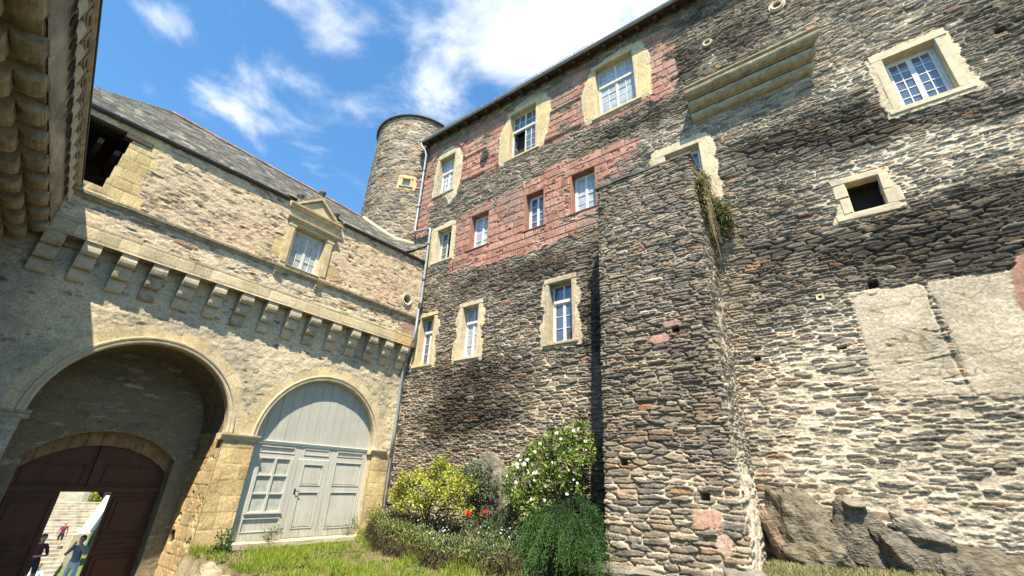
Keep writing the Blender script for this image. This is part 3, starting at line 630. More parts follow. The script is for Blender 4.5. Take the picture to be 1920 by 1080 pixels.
rl = MB(FF); rl.tube([(-13.0, .1, EF(-13)+.62), (-4.4, .1, EF(-4.4)+.62)], .012, 6)
for i in range(12): x = -12.8+i*.75; rl.tube([(x, .1, EF(x)+.15), (x, .1, EF(x)+.63)], .012, 6)
rl.build('roof_rail', M['zinc'], castle)
MB(FF).add(slab(-10.9, -9.2, .30, .10, -.3, .50, .14), HEX).build('roof_hatch', M['zincd'], castle)
PY = 9.83
pp = MB(); q = lambda x, z, y=PY: (x, y, z)
pp.tube([q(-13.22, 15.98, 9.59), q(-13.22, 15.85, 9.59), q(-13.05, 15.5, 9.72), q(-13.03, 15.3, 9.82), q(-13.03, 13), q(-13.03, 11.25), q(-12.98, 11.12), q(-12.3, 11.0), q(-12.12, 10.98), q(-12.02, 10.9), q(-12.02, 10.7), q(-12.01, 8.0, 9.85), q(-12.01, 7.55, 9.85), q(-12.03, 7.3, 9.8), q(-11.92, 6.6, 9.72), q(-11.9, 6.1, 9.66), q(-12.05, 5.8, 9.68), q(-12.33, 5.5, 9.78), q(-12.40, 5.2, 9.8), q(-12.40, 3.0, 9.8), q(-12.40, 2.1, 9.8)], .05, 12)
dp = pp.build('drainpipe', M['zinc'], castle, smooth=True)
p2_ = MB(); p2_.tube([q(-12.40, 2.12, 9.8), q(-12.40, .25, 9.8), q(-12.30, .05, 9.72)], .058, 12); p2_.build('drainpipe_foot', M['zincd'], castle, smooth=True)
for z, x in ((14.4, -13.03), (12.4, -13.03), (10.2, -12.02), (8.6, -12.01), (4.4, -12.40), (3.3, -12.40), (2.1, -12.40)): cl = MB(); cl.tube([(x, PY, z-.03), (x, PY, z+.03)], .066, 12); cl.build('pipe_collar', M['zincd'], castle)
cl = MB()
cl.tube([(-12.01, 9.85, 7.4), (-12.01, 9.85, 7.62), ], .085, 12)
cl.build('pipe_collar', M['zincd'], castle)
# ================================================================== round tower behind the roof
TC = np.array((-15.30, 10.95)); TR = 2.08; TT = 17.95
tower = thing('round_tower', 'round slate rubble stair tower with a tiny window rising behind the roof', 'tower', (TC[0], TC[1], 8))
def tw_field(u, v):
    n1 = fbm(u*.5, v*.5, 600, 3); n2 = fbm(u*1.4, v*1.4, 620, 3)
    Mz = .30+.6*(n2-.5); Pz = .50+.9*(n2-.5)+.35*np.exp(-((u-3.2)/.8)**2)*sst(11.5, 14, v)+.5*sst(11.2, 10.2, v); dk = .15+.8*(n1-.5)
    h, c = rubble(u, v, .40, .10, 640, Mz, Pz, dk, .045)
    a, b = TW; s = poly_sd(u, v, [(a-.42, b-.36), (a-.40, b+.1), (a-.34, b+.42), (a+.38, b+.40), (a+.46, b), (a+.40, b-.42)])+.06*(fbm(u*5, v*5, 650, 3)-.5)
    w = sst(-.01, .02, s); fine = fbm(u*22, v*22, 651, 3)-.5; c = c+(np.array((.45, .35, .19), np.float32)*(1+.6*fine)[..., None]-c)*w[..., None]; h = h*(1-w)+.02*w
    return h, c
# find the window: the sight line to it meets the cylinder
d = ray(762, 343); A_ = d[0]**2+d[1]**2; B_ = -2*(d[0]*TC[0]+d[1]*TC[1]); C_ = TC@TC-TR*TR; disc = B_*B_-4*A_*C_
t_ = (-B_-math.sqrt(max(disc, 0)))/(2*A_); hit = CAM+d*t_; TA = math.atan2(hit[1]-TC[1], hit[0]-TC[0])
TA0 = TA-3.2/TR
TW = (3.2, hit[2])
def tw_map(U, V, h):
    a = TA0+U/TR; r = TR+h+.006*(17.9-V); return np.stack([TC[0]+r*np.cos(a), TC[1]+r*np.sin(a), V], -1)
def tw_keep(u, v): return ~((np.abs(u-TW[0]) < .17) & (np.abs(v-TW[1]) < .20))
grid_wall('wall', tw_map, 0, 6.8, 9.3, TT, .045 if QUICK else .026, tw_field, M['wall'], tower, tw_keep)
er = np.array((math.cos(TA), math.sin(TA), 0)); FT = Fr((TC[0]+er[0]*(TR+.03), TC[1]+er[1]*(TR+.03), 0), (-er[1], er[0], 0), (er[0], er[1], 0))
window(tower, FT, -.17, .17, TW[1]-.2, TW[1]+.2, dict(rows=2, cols=1), None, 'limey', rev=.16, wl=.08)
rf = MB(); rf.lathe((TC[0], TC[1], TT), [(TR-.02, -.03), (TR+.14, -.06), (TR+.14, -.01), (TR+.02, .05), (1.6, .42), (.9, .9), (.12, 1.45), (.001, 1.5)], 40); rf.build('roof', M['slab'], tower)
fi = MB(); fi.lathe((TC[0], TC[1], TT+1.42), [(.001, .6), (.03, .58), (.04, .3), (.12, .1), (.14, 0), (.001, -.02)], 12); fi.build('finial', M['zincd'], tower)
# ================================================================== the lower wing with the gate and the painted doors (facing +x)
wing = thing('gatehouse_wing', 'cream wing with a gate arch, grey painted doors, corbels and a slate roof', 'gatehouse', (-12.5, 5, 0))
GC, GR, GZ = 2.90, 1.77, 2.42          # gate arch centre, radius, springing
DC, DR, DZ = 7.27, 1.83, 2.34          # door arch
CREAM = np.array((.54, .46, .315), np.float32); ASH = np.array((.455, .335, .155), np.float32)
def blend(h, col, w, hp, c): return h*(1-w)+hp*w, col+(c-col)*w[..., None]
def lower_field(u, v):
    n1 = fbm(u*.5, v*.5, 700, 3); n2 = fbm(u*1.3, v*1.6, 710, 3); fine = fbm(u*24, v*24, 720, 3)-.5
    left = sst(1.6, -.6, u); low = sst(3.3, 2.4, v)
    Mz = 1.24+.40*(n2-.5)+.10*(n1-.5)-.10*left-.05*sst(4.4, 5.2, v); Pz = .98+.25*(n1-.5); dk = np.zeros_like(u)+.25*left
    h, c = rubble(u, v, .34, .085, 740, Mz, Pz, dk, .034, CREAM, .16)
    gy = sst(.5, .75, fbm(u*.9, v*.9, 745, 3)+.2*left); c = c*(1-.30*gy[..., None]*np.array((1.0, .9, .72), np.float32))
    # dressed stone round the two arches, and the piers below them
    for cu, R, cz in ((GC, GR, GZ), (DC, DR, DZ)):
        r = np.hypot(u-cu, v-cz); a = np.arctan2(v-cz, u-cu); nb = 17; ai = np.floor(a*nb/math.pi).astype(np.int64); tk = .30+.16*h2(ai, ai*0, 750)
        s = np.where(v > cz, np.minimum(r-R+.1, R+tk-r), -1)+.03*(n2-.5); w = sst(-.01, .015, s)
        fa = a*nb/math.pi-ai; ed = np.minimum(fa, 1-fa)*r*math.pi/nb; j = sst(.002, .014, ed)
        cc = np.array((.49, .405, .25), np.float32)*((.90+.22*h2(ai, ai*0, 751))*(.82+.18*j)*(1+.35*fine+.3*(n2-.5)))[..., None]
        h, c = blend(h, c, w, .020*np.ones_like(u)+.004*fine-.006*(1-j), cc)
    ed, a1, a2 = ashlar(u, v+.1, .75, .36, 760); j = sst(.003, .016, ed); st = fbm(u*2.5, v*2.5, 761, 4)
    for x0, x1, cc, tp in ((4.67, 5.44, (.46, .35, .185), 2.24), (9.10, 9.75, (.46, .36, .19), 2.2), (-.05, 1.13, (.40, .36, .28), 2.32)):
        s = np.minimum(np.minimum(u-x0+.06, x1-u+.06), tp-v)+.02*(n2-.5); w = sst(-.02, .01, s)
        c2 = np.array(cc, np.float32)*((.85+.3*a1)*(.75+.25*j)*(1+.45*fine+.75*(st-.5)))[..., None]
        chip = sst(.62, .70, fbm(u*4, v*3, 765, 3)+.15*sst(.35, 0, np.abs(u-x0)))*.0
        h, c = blend(h, c, w, .018+.006*(a2-.5)-.007*(1-j)+.03*(st-.5)+.008*fine-chip, c2)
    return h, np.clip(c, .01, .85)
def lower_keep(u, v):
    k = np.ones(len(u), bool)
    for cu, R, cz in ((GC, GR, GZ), (DC, DR, DZ)):
        k &= ~((np.hypot(u-cu, v-cz) < R+.02) & (v >= cz)); k &= ~((np.abs(u-cu) < R+.0) & (v < cz) & (v > (-.06 if cu == DC else -9)))
    return k
grid_wall('lower_wall', flat_map(FLo), -3.2, 10.0, -1.7, 5.98, .045 if QUICK else .024, lower_field, M['wall'], wing, lower_keep)
def upper_field(u, v):
    n1 = fbm(u*.6, v*.6, 800, 3); n2 = fbm(u*1.4, v*1.6, 810, 3); fine = fbm(u*24, v*24, 820, 3)-.5
    up = sst(6.8, 7.1, v)
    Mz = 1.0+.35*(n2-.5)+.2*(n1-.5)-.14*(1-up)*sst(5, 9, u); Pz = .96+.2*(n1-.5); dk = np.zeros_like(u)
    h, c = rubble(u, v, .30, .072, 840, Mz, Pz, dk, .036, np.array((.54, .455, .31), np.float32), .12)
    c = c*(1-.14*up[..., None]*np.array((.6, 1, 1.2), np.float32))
    ed, a1, a2 = ashlar(u, v, .62, .27, 850); j = sst(.003, .014, ed); st = fbm(u*2.5, v*2.5, 851, 4)
    qu = 1.05+.35*h2(np.floor((v+.03)/.27).astype(np.int64), (v*0).astype(np.int64), 853)
    for s, cc in ((np.minimum(np.minimum(u-.4, qu-u), v-7.0), (.47, .37, .19)), (np.minimum(6.30-v-.04*(n2-.5), 99), (.47, .39, .25)), (np.minimum(np.minimum(u-9.2, 9.9-u), np.minimum(v-5.9, 6.75-v)), (.33, .22, .16)),
                  (np.minimum(np.minimum(u-8.95, 9.75-u), 6.32-v), (.47, .36, .17)), (np.minimum(np.minimum(u-5.9, 6.45-u), np.minimum(v-7.25, 7.6-v)), (.46, .36, .18)), (np.minimum(np.minimum(u-4.3, 4.8-u), np.minimum(v-7.25, 7.75-v)), (.46, .36, .18))):
        w = sst(-.01, .01, s+.015*(n2-.5))*np.ones_like(u); c2 = np.array(cc, np.float32)*((.82+.34*a1)*(.78+.22*j)*(1+.4*fine+.6*(st-.5)))[..., None]
        h, c = blend(h, c, w, .016+.006*(a2-.5)-.010*(1-j)+.01*(st-.5), c2)
    for a, b, rx, rz in ((7.0, 6.55, .33, .07), (8.0, 6.75, .22, .05), (2.4, 6.6, .3, .05), (1.6, 6.7, .35, .05)):
        m = sst(1.2, .8, ((np.abs(u-a)/rx)**3+(np.abs(v-b)/rz)**3)**(1/3.)+.5*fine); c = c+(np.array((.30, .17, .085), np.float32)*(1+.8*fine)[..., None]-c)*(m*.8)[..., None]; h = h+.012*m
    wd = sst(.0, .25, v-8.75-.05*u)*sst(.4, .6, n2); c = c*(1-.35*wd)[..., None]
    return h, np.clip(c, .01, .85)
PW = (4.80, 5.78, 7.10, 8.38)
OC = luv(762, 562, XU); OC2 = luv(786, 500, XU)
TRI = lambda u: 8.97+.045*u+.78*np.clip((u-8.95)/1.0, 0, 1)
def upper_keep(u, v):
    k = ~((u > -.4) & (u < .60+.06*(v-7.2)) & (v > 7.17) & (v < 8.75))
    k &= ~((u > PW[0]) & (u < PW[1]) & (v > PW[2]) & (v < PW[3])); k &= v < TRI(u)
    for o in (OC, OC2): k &= np.hypot(u-o[0], v-o[1]) > .16
    return k
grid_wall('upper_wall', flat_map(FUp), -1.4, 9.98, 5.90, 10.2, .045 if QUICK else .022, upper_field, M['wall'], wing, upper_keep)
M['loft'] = plain('dark_loft_boards', (.07, .05, .035), .9, .4, 4, 0, 1, (1, 1, 6))
lo = MB(FUp); lo.add([(-.45, -.1, 7.15), (.62, -.1, 7.15), (.72, -.1, 8.8), (-.45, -.1, 8.8), (-.45, -2.2, 7.1), (.9, -2.2, 7.1), (.9, -2.2, 9.2), (-.45, -2.2, 9.2)], [(4, 5, 6, 7), (1, 5, 6, 2), (0, 1, 5, 4), (0, 4, 7, 3), (3, 2, 6, 7)]); lo.build('loft_opening', M['loft'], wing)
for k in range(4): b_ = MB(FUp); b_.box(-.5+k*.34, -.4+k*.34, -1.6, -.25, 8.55-.12*k, 8.68-.12*k); b_.build('loft_timber', M['wood'], wing)
bm_ = MB(FUp); bm_.box(-.6, 1.5, -.18, -.02, 8.72, 8.88); bm_.box(.55, 1.05, -.16, .05, 8.60, 8.74); bm_.build('loft_beam', M['wood'], wing, bevel=.01)
sf = MB(FUp)
for i in range(15): sf.box(-.9+i*.735, -.9+(i+1)*.735-.01, -.42, -.008, 5.915+random.uniform(-.006, .006), 6.0)
sf.build('machicolation_soffit', M['limeg'], wing)
# --- fifteen corbels of three rolls each
CU = [luv(*p, -12.5)[0] for p in ((60, 500), (132, 524), (205, 541), (267, 556), (327, 575), (383, 592), (437, 603), (485, 616), (530, 628), (570, 637), (610, 648), (648, 657), (682, 667), (712, 673), (742, 680))]
def rolls(n, d0, d1, z0, z1, k=8):
    """stepped bracket outline: n fat rolls with a nick between each"""
    pr = [(d0-.05, z0)]; dd = (d1-d0)/n; dz = (z1-z0)/n
    for i in range(n):
        cx, cz = d0+dd*(i+.45), z0+dz*(i+.52)
        for q in range(k+1):
            t = math.radians(-165+185*q/k); pr.append((max(d0-.04, cx+dd*.56*math.cos(t)), cz+dz*.52*math.sin(t)))
        pr.append((cx+dd*.52, cz+dz*.40))
    pr.append((d0+dd*(n-.0)+.02, z1)); pr.append((d0-.05, z1)); return pr
cpf = rolls(3, 0, .37, 5.06, 5.90)
for i, u in enumerate(CU):
    c = MB(FLo); w = .155+random.uniform(-.010, .010); c.sweep(cpf, u+.06-w, u+.06+w); c.build('corbel', M['lime'] if i % 3 else M['limeg'], wing, bevel=.008, rough=.003)
# --- string course, brackets, pedimented window
sp = [(-.02, 6.76), (.03, 6.78), (.06, 6.83), (.07, 6.86), (.11, 6.87), (.12, 6.93), (.09, 6.945), (-.02, 6.99)]
st_ = MB(FUp)
for i in range(9): a = -.2+i*1.13; st_.sweep([(d, z+.012*a) for d, z in sp], a, a+1.13-.006)
st_.build('string_course', M['limed'], wing)
for u in (4.62, 5.86):
    b = MB(FUp); b.sweep(rolls(2, 0, .10, 6.66, 6.80, 4), u-.1, u+.1); b.build('sill_bracket', M['lime'], wing, bevel=.004)
pw = window(wing, FUp, *PW, dict(rows=4, cols=2, curtain=True), 'pedimented window with white curtains', 'limey', rev=.16, wl=.03, frame='cream', glass='glassp')
ped = MB(FUp); u0, u1, z0, z1 = PW; um = (u0+u1)/2
for a, b in ((u0-.24, u0-.03), (u1+.03, u1+.24)):
    ped.box(a, b, -.02, .055, 6.99, z1+.02); ped.box(a+.03, b-.03, .055, .075, 7.12, z1-.08); ped.box(a-.015, b+.015, -.02, .085, z1-.06, z1+.02)
ped.box(u0-.24, u1+.24, -.02, .06, z1+.025, z1+.115); ped.sweep([(-.02, z1+.118), (.07, z1+.118), (.09, z1+.16), (.15, z1+.19), (.16, z1+.24), (-.02, z1+.25)], u0-.32, u1+.32, -.3, .3)
ped.box(u0-.26, u1+.26, -.02, .05, z1+.255, z1+.53)
ped.sweep([(-.02, z1+.535), (.06, z1+.535), (.10, z1+.585), (.17, z1+.62), (.18, z1+.68), (-.02, z1+.70)], u0-.34, u1+.34, -.3, .3)
zb = z1+.705
ped.prism([(u0-.12, zb), (u1+.12, zb), (um, zb+.50)], -.7, .05); ped.box(u0-.28, u1+.28, -.7, -.03, z1+.5, zb-.002)
for s in (-1, 1):
    e = um+s*(.5*(u1-u0)+.17)
    q = [(e, zb), (um, zb+.52), (um, zb+.60), (e-s*.0, zb+.07)]
    ped.prism(q if s > 0 else q[::-1], -.7, .13)
po = ped.build('pediment', M['limey'], wing, bevel=.006)
fr_ = MB(FUp); zf = z1+.39
for k in range(5):
    c = um-.48+k*.24
    for s in (-1, 1):
        fr_.tube([(c+s*(.02+.055*t)*math.cos(3.6*t+.5), .058, zf+(.02+.055*t)*math.sin(3.6*t+.5)) for t in np.linspace(0, 1, 9)], .013, 5)
fr_.build('carved_frieze', M['lime'], po)
for c, z, d in ((um-.62, zb+.03, .02), (um, zb+.52, .02), (um+.62, zb+.03, .02)):
    p = FUp(c, d-.04, z); f = MB(); f.lathe(tuple(p), [(.001, 0), (.085, 0), (.085, .03), (.055, .07), (.065, .2), (.04, .23), (.095, .29), (.115, .36), (.095, .43), (.001, .47)], 16)
    f.build('ball_finial', M['slab'], wing, smooth=True)
vent(wing, FUp, OC[0], OC[1], .155, 'oculus', plate=.27, mat='lime'); 
o2 = MB(FUp); o2.arc([(.001, -.03), (.001, .03), (.17, .03), (.17, -.03)], OC2[0], OC2[1], 0, 2*math.pi, 24); o2.build('blocked_oculus', M['limed'], wing)
# --- arch mouldings, imposts
AP = lambda R: [(R-.005, -.20), (R-.005, .015), (R+.02, .045), (R+.05, .05), (R+.06, .03), (R+.085, .03), (R+.10, .06), (R+.135, .065), (R+.15, .02), (R+.15, -.02)]
a = MB(FLo); a.arc(AP(GR), GC, GZ, 0, math.pi, 64); a.build('gate_arch_moulding', M['lime'], wing)
a = MB(FLo); a.arc(AP(DR), DC, DZ, 0, math.pi, 64); a.build('door_arch_moulding', M['lime'], wing)
ip = lambda z: [(-.02, z-.16), (.03, z-.15), (.05, z-.11), (.05, z-.07), (.09, z-.05), (.10, z), (-.02, z)]
for a, b, z in ((4.58, 5.52, 2.40), (9.02, 9.66, 2.34), (-.1, 1.22, 2.46)):
    m = MB(FLo); m.sweep(ip(z), a, b); m.box(a, b, -.25, -.021, z-.16, z); m.build('impost', M['lime'] if a > 0 else M['limeg'], wing, bevel=.006)
# --- inside of the gate passage
XI = -14.12
def pass_field(u, v):
    n2 = fbm(u*1.5, v*1.5, 900, 4); fine = fbm(u*22, v*22, 901, 3)-.5; ed, a1, a2 = ashlar(u, v, .55, .30, 905); j = sst(.003, .016, ed)
    c = np.array((.42, .32, .17), np.float32)*((.8+.36*a1)*(.75+.25*j)*(1+.5*fine+.9*(n2-.5)))[..., None]
    ch = sst(.52, .66, fbm(u*7, v*6, 906, 3)+.32*sst(.55, .1, u)*sst(1.6, .4, v)-.14)
    c = c+(np.array((.36, .30, .20), np.float32)*(1+1.0*fine)[..., None]-c)*(ch*.7)[..., None]
    hh = .012*(a2-.5)-.012*(1-j)+.02*(n2-.5)+.008*fine-.035*ch+.03*ch*(vn(u*24, v*24, 907)-.3)
    m = sst(1.1, .95, np.maximum(np.abs(u-1.30)/.14, np.abs(v-.03)/.12)); return hh-.07*m, np.clip(c*(1-.93*m)[..., None], .01, .8)
YR = GC+GR
grid_wall('passage_side', lambda U, Vv, h: np.stack([XL-U, YR-.004-h*sst(.0, .06, U), Vv], -1), -.01, 1.64, -1.7, GZ, .022, pass_field, M['wall'], wing)
def pass_field2(u, v): return pass_field(u+20, v)
grid_wall('passage_side', lambda U, Vv, h: np.stack([XL-U, GC-GR+h, Vv], -1), 0, 1.64, -1.7, GZ, .04, pass_field2, M['wall'], wing)
va = MB(FLo); va.arc([(GR+.004, -.05), (GR+.004, -1.7), (GR+.2, -1.7), (GR+.2, -.05)], GC, GZ-.0, 0, math.pi, 40); va.build('passage_vault', plain('vault_stone', (.16, .14, .10), .92, .4, 6, .01, 25), wing)
SC, SZ0, SZ1, SH = 2.93, 1.74, 2.31, 1.37
SRr = (SH*SH+(SZ1-SZ0)**2)/(2*(SZ1-SZ0)); SCZ = SZ1-SRr
def inner_field(u, v):
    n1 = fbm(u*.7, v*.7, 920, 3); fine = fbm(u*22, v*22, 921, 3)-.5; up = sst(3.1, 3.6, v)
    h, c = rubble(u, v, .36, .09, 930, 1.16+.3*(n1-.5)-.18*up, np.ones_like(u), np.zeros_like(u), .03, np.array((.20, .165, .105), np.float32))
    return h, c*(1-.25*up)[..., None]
def inner_keep(u, v): return ~((np.hypot(u-SC, v-SCZ) < SRr) & (v > SZ0)) & ~((np.abs(u-SC) < SH) & (v <= SZ0))
FI = Fr((XI, 0, 0), (0, 1, 0), (1, 0, 0))
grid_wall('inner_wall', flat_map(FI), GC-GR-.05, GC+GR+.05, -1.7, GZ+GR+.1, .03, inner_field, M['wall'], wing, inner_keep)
an = math.asin(SH/SRr); ia = MB(FI); ia.arc([(SRr-.01, .012), (SRr-.01, -.5), (SRr+.3, -.5), (SRr+.3, -.02)], SC, SCZ, math.pi/2-an, math.pi/2+an, 24)
ia.box(SC-SH-.3, SC-SH, -.5, -.02, -1.7, SZ0); ia.box(SC+SH, SC+SH+.3, -.5, -.02, -1.7, SZ0); ia.build('inner_arch', M['limed'], wing)
MB(FLo).box(YR-.003, 5.44, -.05, -.012, -1.7, GZ).box(YR+.08, 5.44, -1.62, -.051, -1.7, GZ).build('pier_core', M['limey'], wing); MB(FLo).box(.2, GC-GR+.004, -1.62, -.012, -1.7, GZ).build('pier_core', M['limeg'], wing)
# --- brown gate leaves
FG = Fr((-14.50, 0, 0), (0, 1, 0), (1, 0, 0))
tp = MB(FG)
seg = [(SC-SH, .97), (SC+SH, .97)]+[(SC+SRr*math.sin(t), SCZ-.33+SRr*math.cos(t)) for t in np.linspace(an*.999, -an*.999, 20)]
tp.prism(seg, -.10, -.02); tp.box(SC-SH, SC+SH, -.02, .03, .97, 1.08); tp.box(SC-.09, SC+.06, -.02, .05, 1.08, 1.95)
for a, b in ((SC-1.25, SC-.2), (SC+.15, SC+1.25)):
    z = 1.14
    for q in ((a, b, z, z+.03), (a, b, 1.52, 1.55)): tp.box(q[0], q[1], -.02, .008, q[2], q[3])
    tp.box(a, a+.03, -.02, .008, z+.03, 1.52); tp.box(b-.03, b, -.02, .008, z+.03, 1.52)
tp.build('gate_overlight_panel', M['brown'], wing, bevel=.004)
vo = MB(FG)
for i in range(11):
    t0, t1 = -an+2*an*i/11, -an+2*an*(i+.985)/11; R0, R1 = SRr-.33, SRr+.02
    vo.prism([(SC+SRr*math.sin(t0), SCZ-.33+SRr*math.cos(t0)), (SC+SRr*math.sin(t1), SCZ-.33+SRr*math.cos(t1)), (SC+SRr*math.sin(t1), SCZ+.02+SRr*math.cos(t1)), (SC+SRr*math.sin(t0), SCZ+.02+SRr*math.cos(t0))], -.1, .09+random.uniform(-.008, .008))
vo.build('inner_arch_stones', plain('brown_arch_stone', (.24, .15, .075), .9, .4, 6, .008, 28), wing, bevel=.008)
for a, b in ((SC-SH, 2.46), (3.37, SC+SH)):
    g = MB(FG); g.box(a, b, -.10, -.02, -1.32, .965); k = .07
    for z0_, z1_ in ((-1.2, -.35), (-.28, -.02), (.05, .85)):
        for q in ((a+k, b-k, z0_, z0_+.03), (a+k, b-k, z1_-.03, z1_)): g.box(q[0], q[1], -.02, .012, q[2], q[3])
        g.box(a+k, a+k+.03, -.02, .012, z0_+.03, z1_-.03); g.box(b-k-.03, b-k, -.02, .012, z0_+.03, z1_-.03)
        g.box(a+k+.10, b-k-.10, -.02, .006, z0_+.09, z1_-.09) if z1_-z0_ > .3 else None
    go = g.build('gate_leaf', M['brown'], wing, bevel=.004)
    hb_ = MB(FG); hb_.tube([(a+.3 if a < 3 else a+.22, .02, -.14), (a+.55 if a < 3 else a+.6, .02, -.14)], .014, 6); hb_.build('gate_bolt', M['iron'], go)
# --- grey green garage doors under the second arch
FD = Fr((XL-.17, 0, 0), (0, 1, 0), (1, 0, 0))
D0, D1 = DC-DR-.02, DC+DR+.02; TZ = 2.31
ty = MB(FD)
nb = 13; bw = (D1-D0)/nb
for i in range(nb):
    a = D0+i*bw; b = a+bw-.009; n = 6
    top = [DZ+math.sqrt(max(0.0, (DR+.02)**2-(x-DC)**2)) for x in np.linspace(a, b, n)]
    top = [max(t, TZ+.03) for t in top]
    ty.prism([(a, TZ), (b, TZ)]+list(zip(np.linspace(b, a, n), top[::-1])), -.06, random.uniform(-.006, .006))
ty.box(D0, D1, -.08, -.02, TZ, DZ+.9)
tyo = ty.build('tympanum_boards', M['doord'], wing); 
def panelled(name, a, b, z0, z1, panels, mat=M['door'], hole=None):
    m = MB(FD); t = 0.0
    # stiles and rails left standing round sunk panels
    xs0, xs1 = min(p[0] for p in panels), max(p[1] for p in panels)
    m.box(a, xs0, -.05, t, z0, z1); m.box(xs1, b, -.05, t, z0, z1)
    zs = sorted(panels, key=lambda p: p[2]); z = z0
    for p in zs:
        m.box(xs0, xs1, -.05, t-.001, z, p[2]); z = p[3]
        if not (hole and p is hole):
            m.box(p[0], p[1], -.05, -.028, p[2], p[3])
            for q in ((p[0], p[1], p[2], p[2]+.022), (p[0], p[1], p[3]-.022, p[3])): m.box(q[0], q[1], -.028, .012, q[2], q[3])
            m.box(p[0], p[0]+.022, -.028, .012, p[2]+.022, p[3]-.022); m.box(p[1]-.022, p[1], -.028, .012, p[2]+.022, p[3]-.022)
            if p[3]-p[2] > .45:
                nbd = 4
                for i in range(nbd): w = (p[1]-p[0]-.1)/nbd; m.box(p[0]+.05+i*w, p[0]+.05+(i+1)*w-.006, -.027, -.014, p[2]+.05, p[3]-.05)
    m.box(xs0, xs1, -.05, t-.001, z, z1)
    return m.build(name, mat, wing, bevel=.003)
b1 = (5.70, 6.66, .60, 1.90)
bay = panelled('door_bay', D0, 6.80, -.04, TZ-.045, [(5.70, 6.66, .14, .46), b1, (5.70, 6.66, 2.03, 2.20)], hole=b1); bay['label'] = 'fixed door bay with a six pane window'
wf = MB(FD); zz = [.60, 1.03, 1.47, 1.90]
wf.box(5.69, 5.78, -.06, .014, .6, 1.9); wf.box(6.58, 6.67, -.06, .014, .6, 1.9); wf.box(6.15, 6.21, -.05, .016, .6, 1.9)
for z in zz: 
    for a, b in ((5.78, 6.15), (6.21, 6.58)): wf.box(a, b, -.05, .010, z-.018, z+.018)
wf.box(5.70, 6.66, -.02, .045, .555, .595)
wfo = wf.build('door_window', M['door'], bay, bevel=.003)
gl = MB(FD); gl.add([(5.69, -.03, .58), (6.67, -.03, .58), (6.67, -.03, 1.92), (5.69, -.03, 1.92)], [(0, 1, 2, 3)]); gl.build('pane', M['glassw'], wfo)
mf = MB(FD); mf.box(6.805, 7.80, -.05, -.002, 1.93, TZ-.045); mf.box(6.93, 7.72, -.002, .014, 2.03, 2.05); mf.box(6.93, 7.72, -.002, .014, 2.18, 2.20); mf.box(6.93, 6.95, -.002, .014, 2.05, 2.18); mf.box(7.70, 7.72, -.002, .014, 2.05, 2.18); mf.build('door_head', M['door'], wing)
leaf = panelled('door_leaf', 6.815, 7.79, -.03, 1.92, [(7.0, 7.62, .17, 1.08), (7.0, 7.62, 1.24, 1.80)])
hd = MB(FD); hd.tube([(6.90, 0, 1.10), (6.90, .05, 1.10)], .012, 8); hd.tube([(6.89, .05, 1.10), (7.02, .055, 1.09)], .010, 8); hd.box(6.875, 6.925, 0, .006, 1.02, 1.16); hd.build('door_handle', M['iron'], leaf)
panelled('door_leaf', 7.805, D1, -.04, TZ-.045, [(7.99, 8.92, .13, 1.08), (7.99, 8.92, 1.24, 1.90), (7.99, 8.92, 2.05, 2.20)])['label'] = 'right hand door leaf without handle'
tr_ = MB(FD); tr_.sweep([(-.05, TZ-.04), (.02, TZ-.04), (.04, TZ-.02), (.05, TZ+.02), (.0, TZ+.035), (-.05, TZ+.035)], D0, D1); tr_.build('door_transom', M['door'], wing)
for a, b in ((DC-DR-.35, DC-DR), (DC+DR, DC+DR+.35)): jb = MB(FLo); jb.box(a, b, -.30, -.03, -.3, DZ); jb.build('door_jamb', M['limey'], wing)
# --- sill stones
ss = MB(FLo)
x = 5.30
for w in (.62, 1.05, 1.2, .75, .3):
    ss.box(x, x+w-.012, -.25, .13+random.uniform(0, .02), -.20+random.uniform(-.01, .01), -.055+random.uniform(-.008, .004), .006); x += w
x = 5.34
for w in (.95, .85, .9): ss.box(x, x+w-.02, -.1, .30+random.uniform(-.03, .03), -.55, -.25+random.uniform(-.015, .01), .01); x += w
ss.build('door_step', M['lime'], wing, bevel=.014, rough=.005)
# --- roof and gutter
EZ = lambda u: 8.99+.045*u
XE, XR, ZR = -12.10, -15.5, 12.12
def roof_field(u, v):
    vv = v+.012*(vn(u*5, v*3, 950)-.5); r = np.floor(vv/.135).astype(np.int64); f = vv/.135-r
    uu = u+.02*(vn(u*3, v*3, 951)-.5)+h2(r, r*0, 952)*.3; wd = .17; p = uu/wd+.5*(r % 2); i = np.floor(p).astype(np.int64); fx = p-i
    low = f*1.0+.55*(2*np.abs(fx-.5))**2*0; a1 = h2(i, r, 955); a2 = h2(i, r, 956)
    h = .028*(1-f)+.012*(a1-.5)-.02*sst(.06, .0, np.minimum(fx, 1-fx))+.006*(fbm(u*20, v*20, 957, 2)-.5)
    c = np.array((.085, .086, .080), np.float32)*(.5+.9*a2)[..., None]*(1+.5*(fbm(u*9, v*9, 958, 3)-.5))[..., None]
    lich = sst(.58, .72, fbm(u*3.3, v*3.3, 960, 4)); c = c+(np.array((.24, .235, .19), np.float32)-c)*(lich*.6)[..., None]
    c = c*(1-.55*sst(.10, .0, f))[..., None]
    return h, c
SL = math.hypot(XR-XE, ZR-9.1); nrm = np.array(((ZR-9.1)/SL, 0, (XE-XR)/SL))
def roof_map(U, Vv, h):
    t = Vv/SL; x = XE+(XR-XE)*t; ez = EZ(U); z = ez+(ZR-ez)*t
    z = z+.80*np.clip((U-8.7)/1.2, 0, 1)**1.3*np.clip(1-t*1.9, 0, 1)          # swept up against the tall range
    return np.stack([x+nrm[0]*h, U, z+nrm[2]*h], -1)
def roof_keep(u, v): return (u > (1.4-3.2*(1-v/SL))) & ~((u > 4.40) & (u < 6.16) & (v < .42))
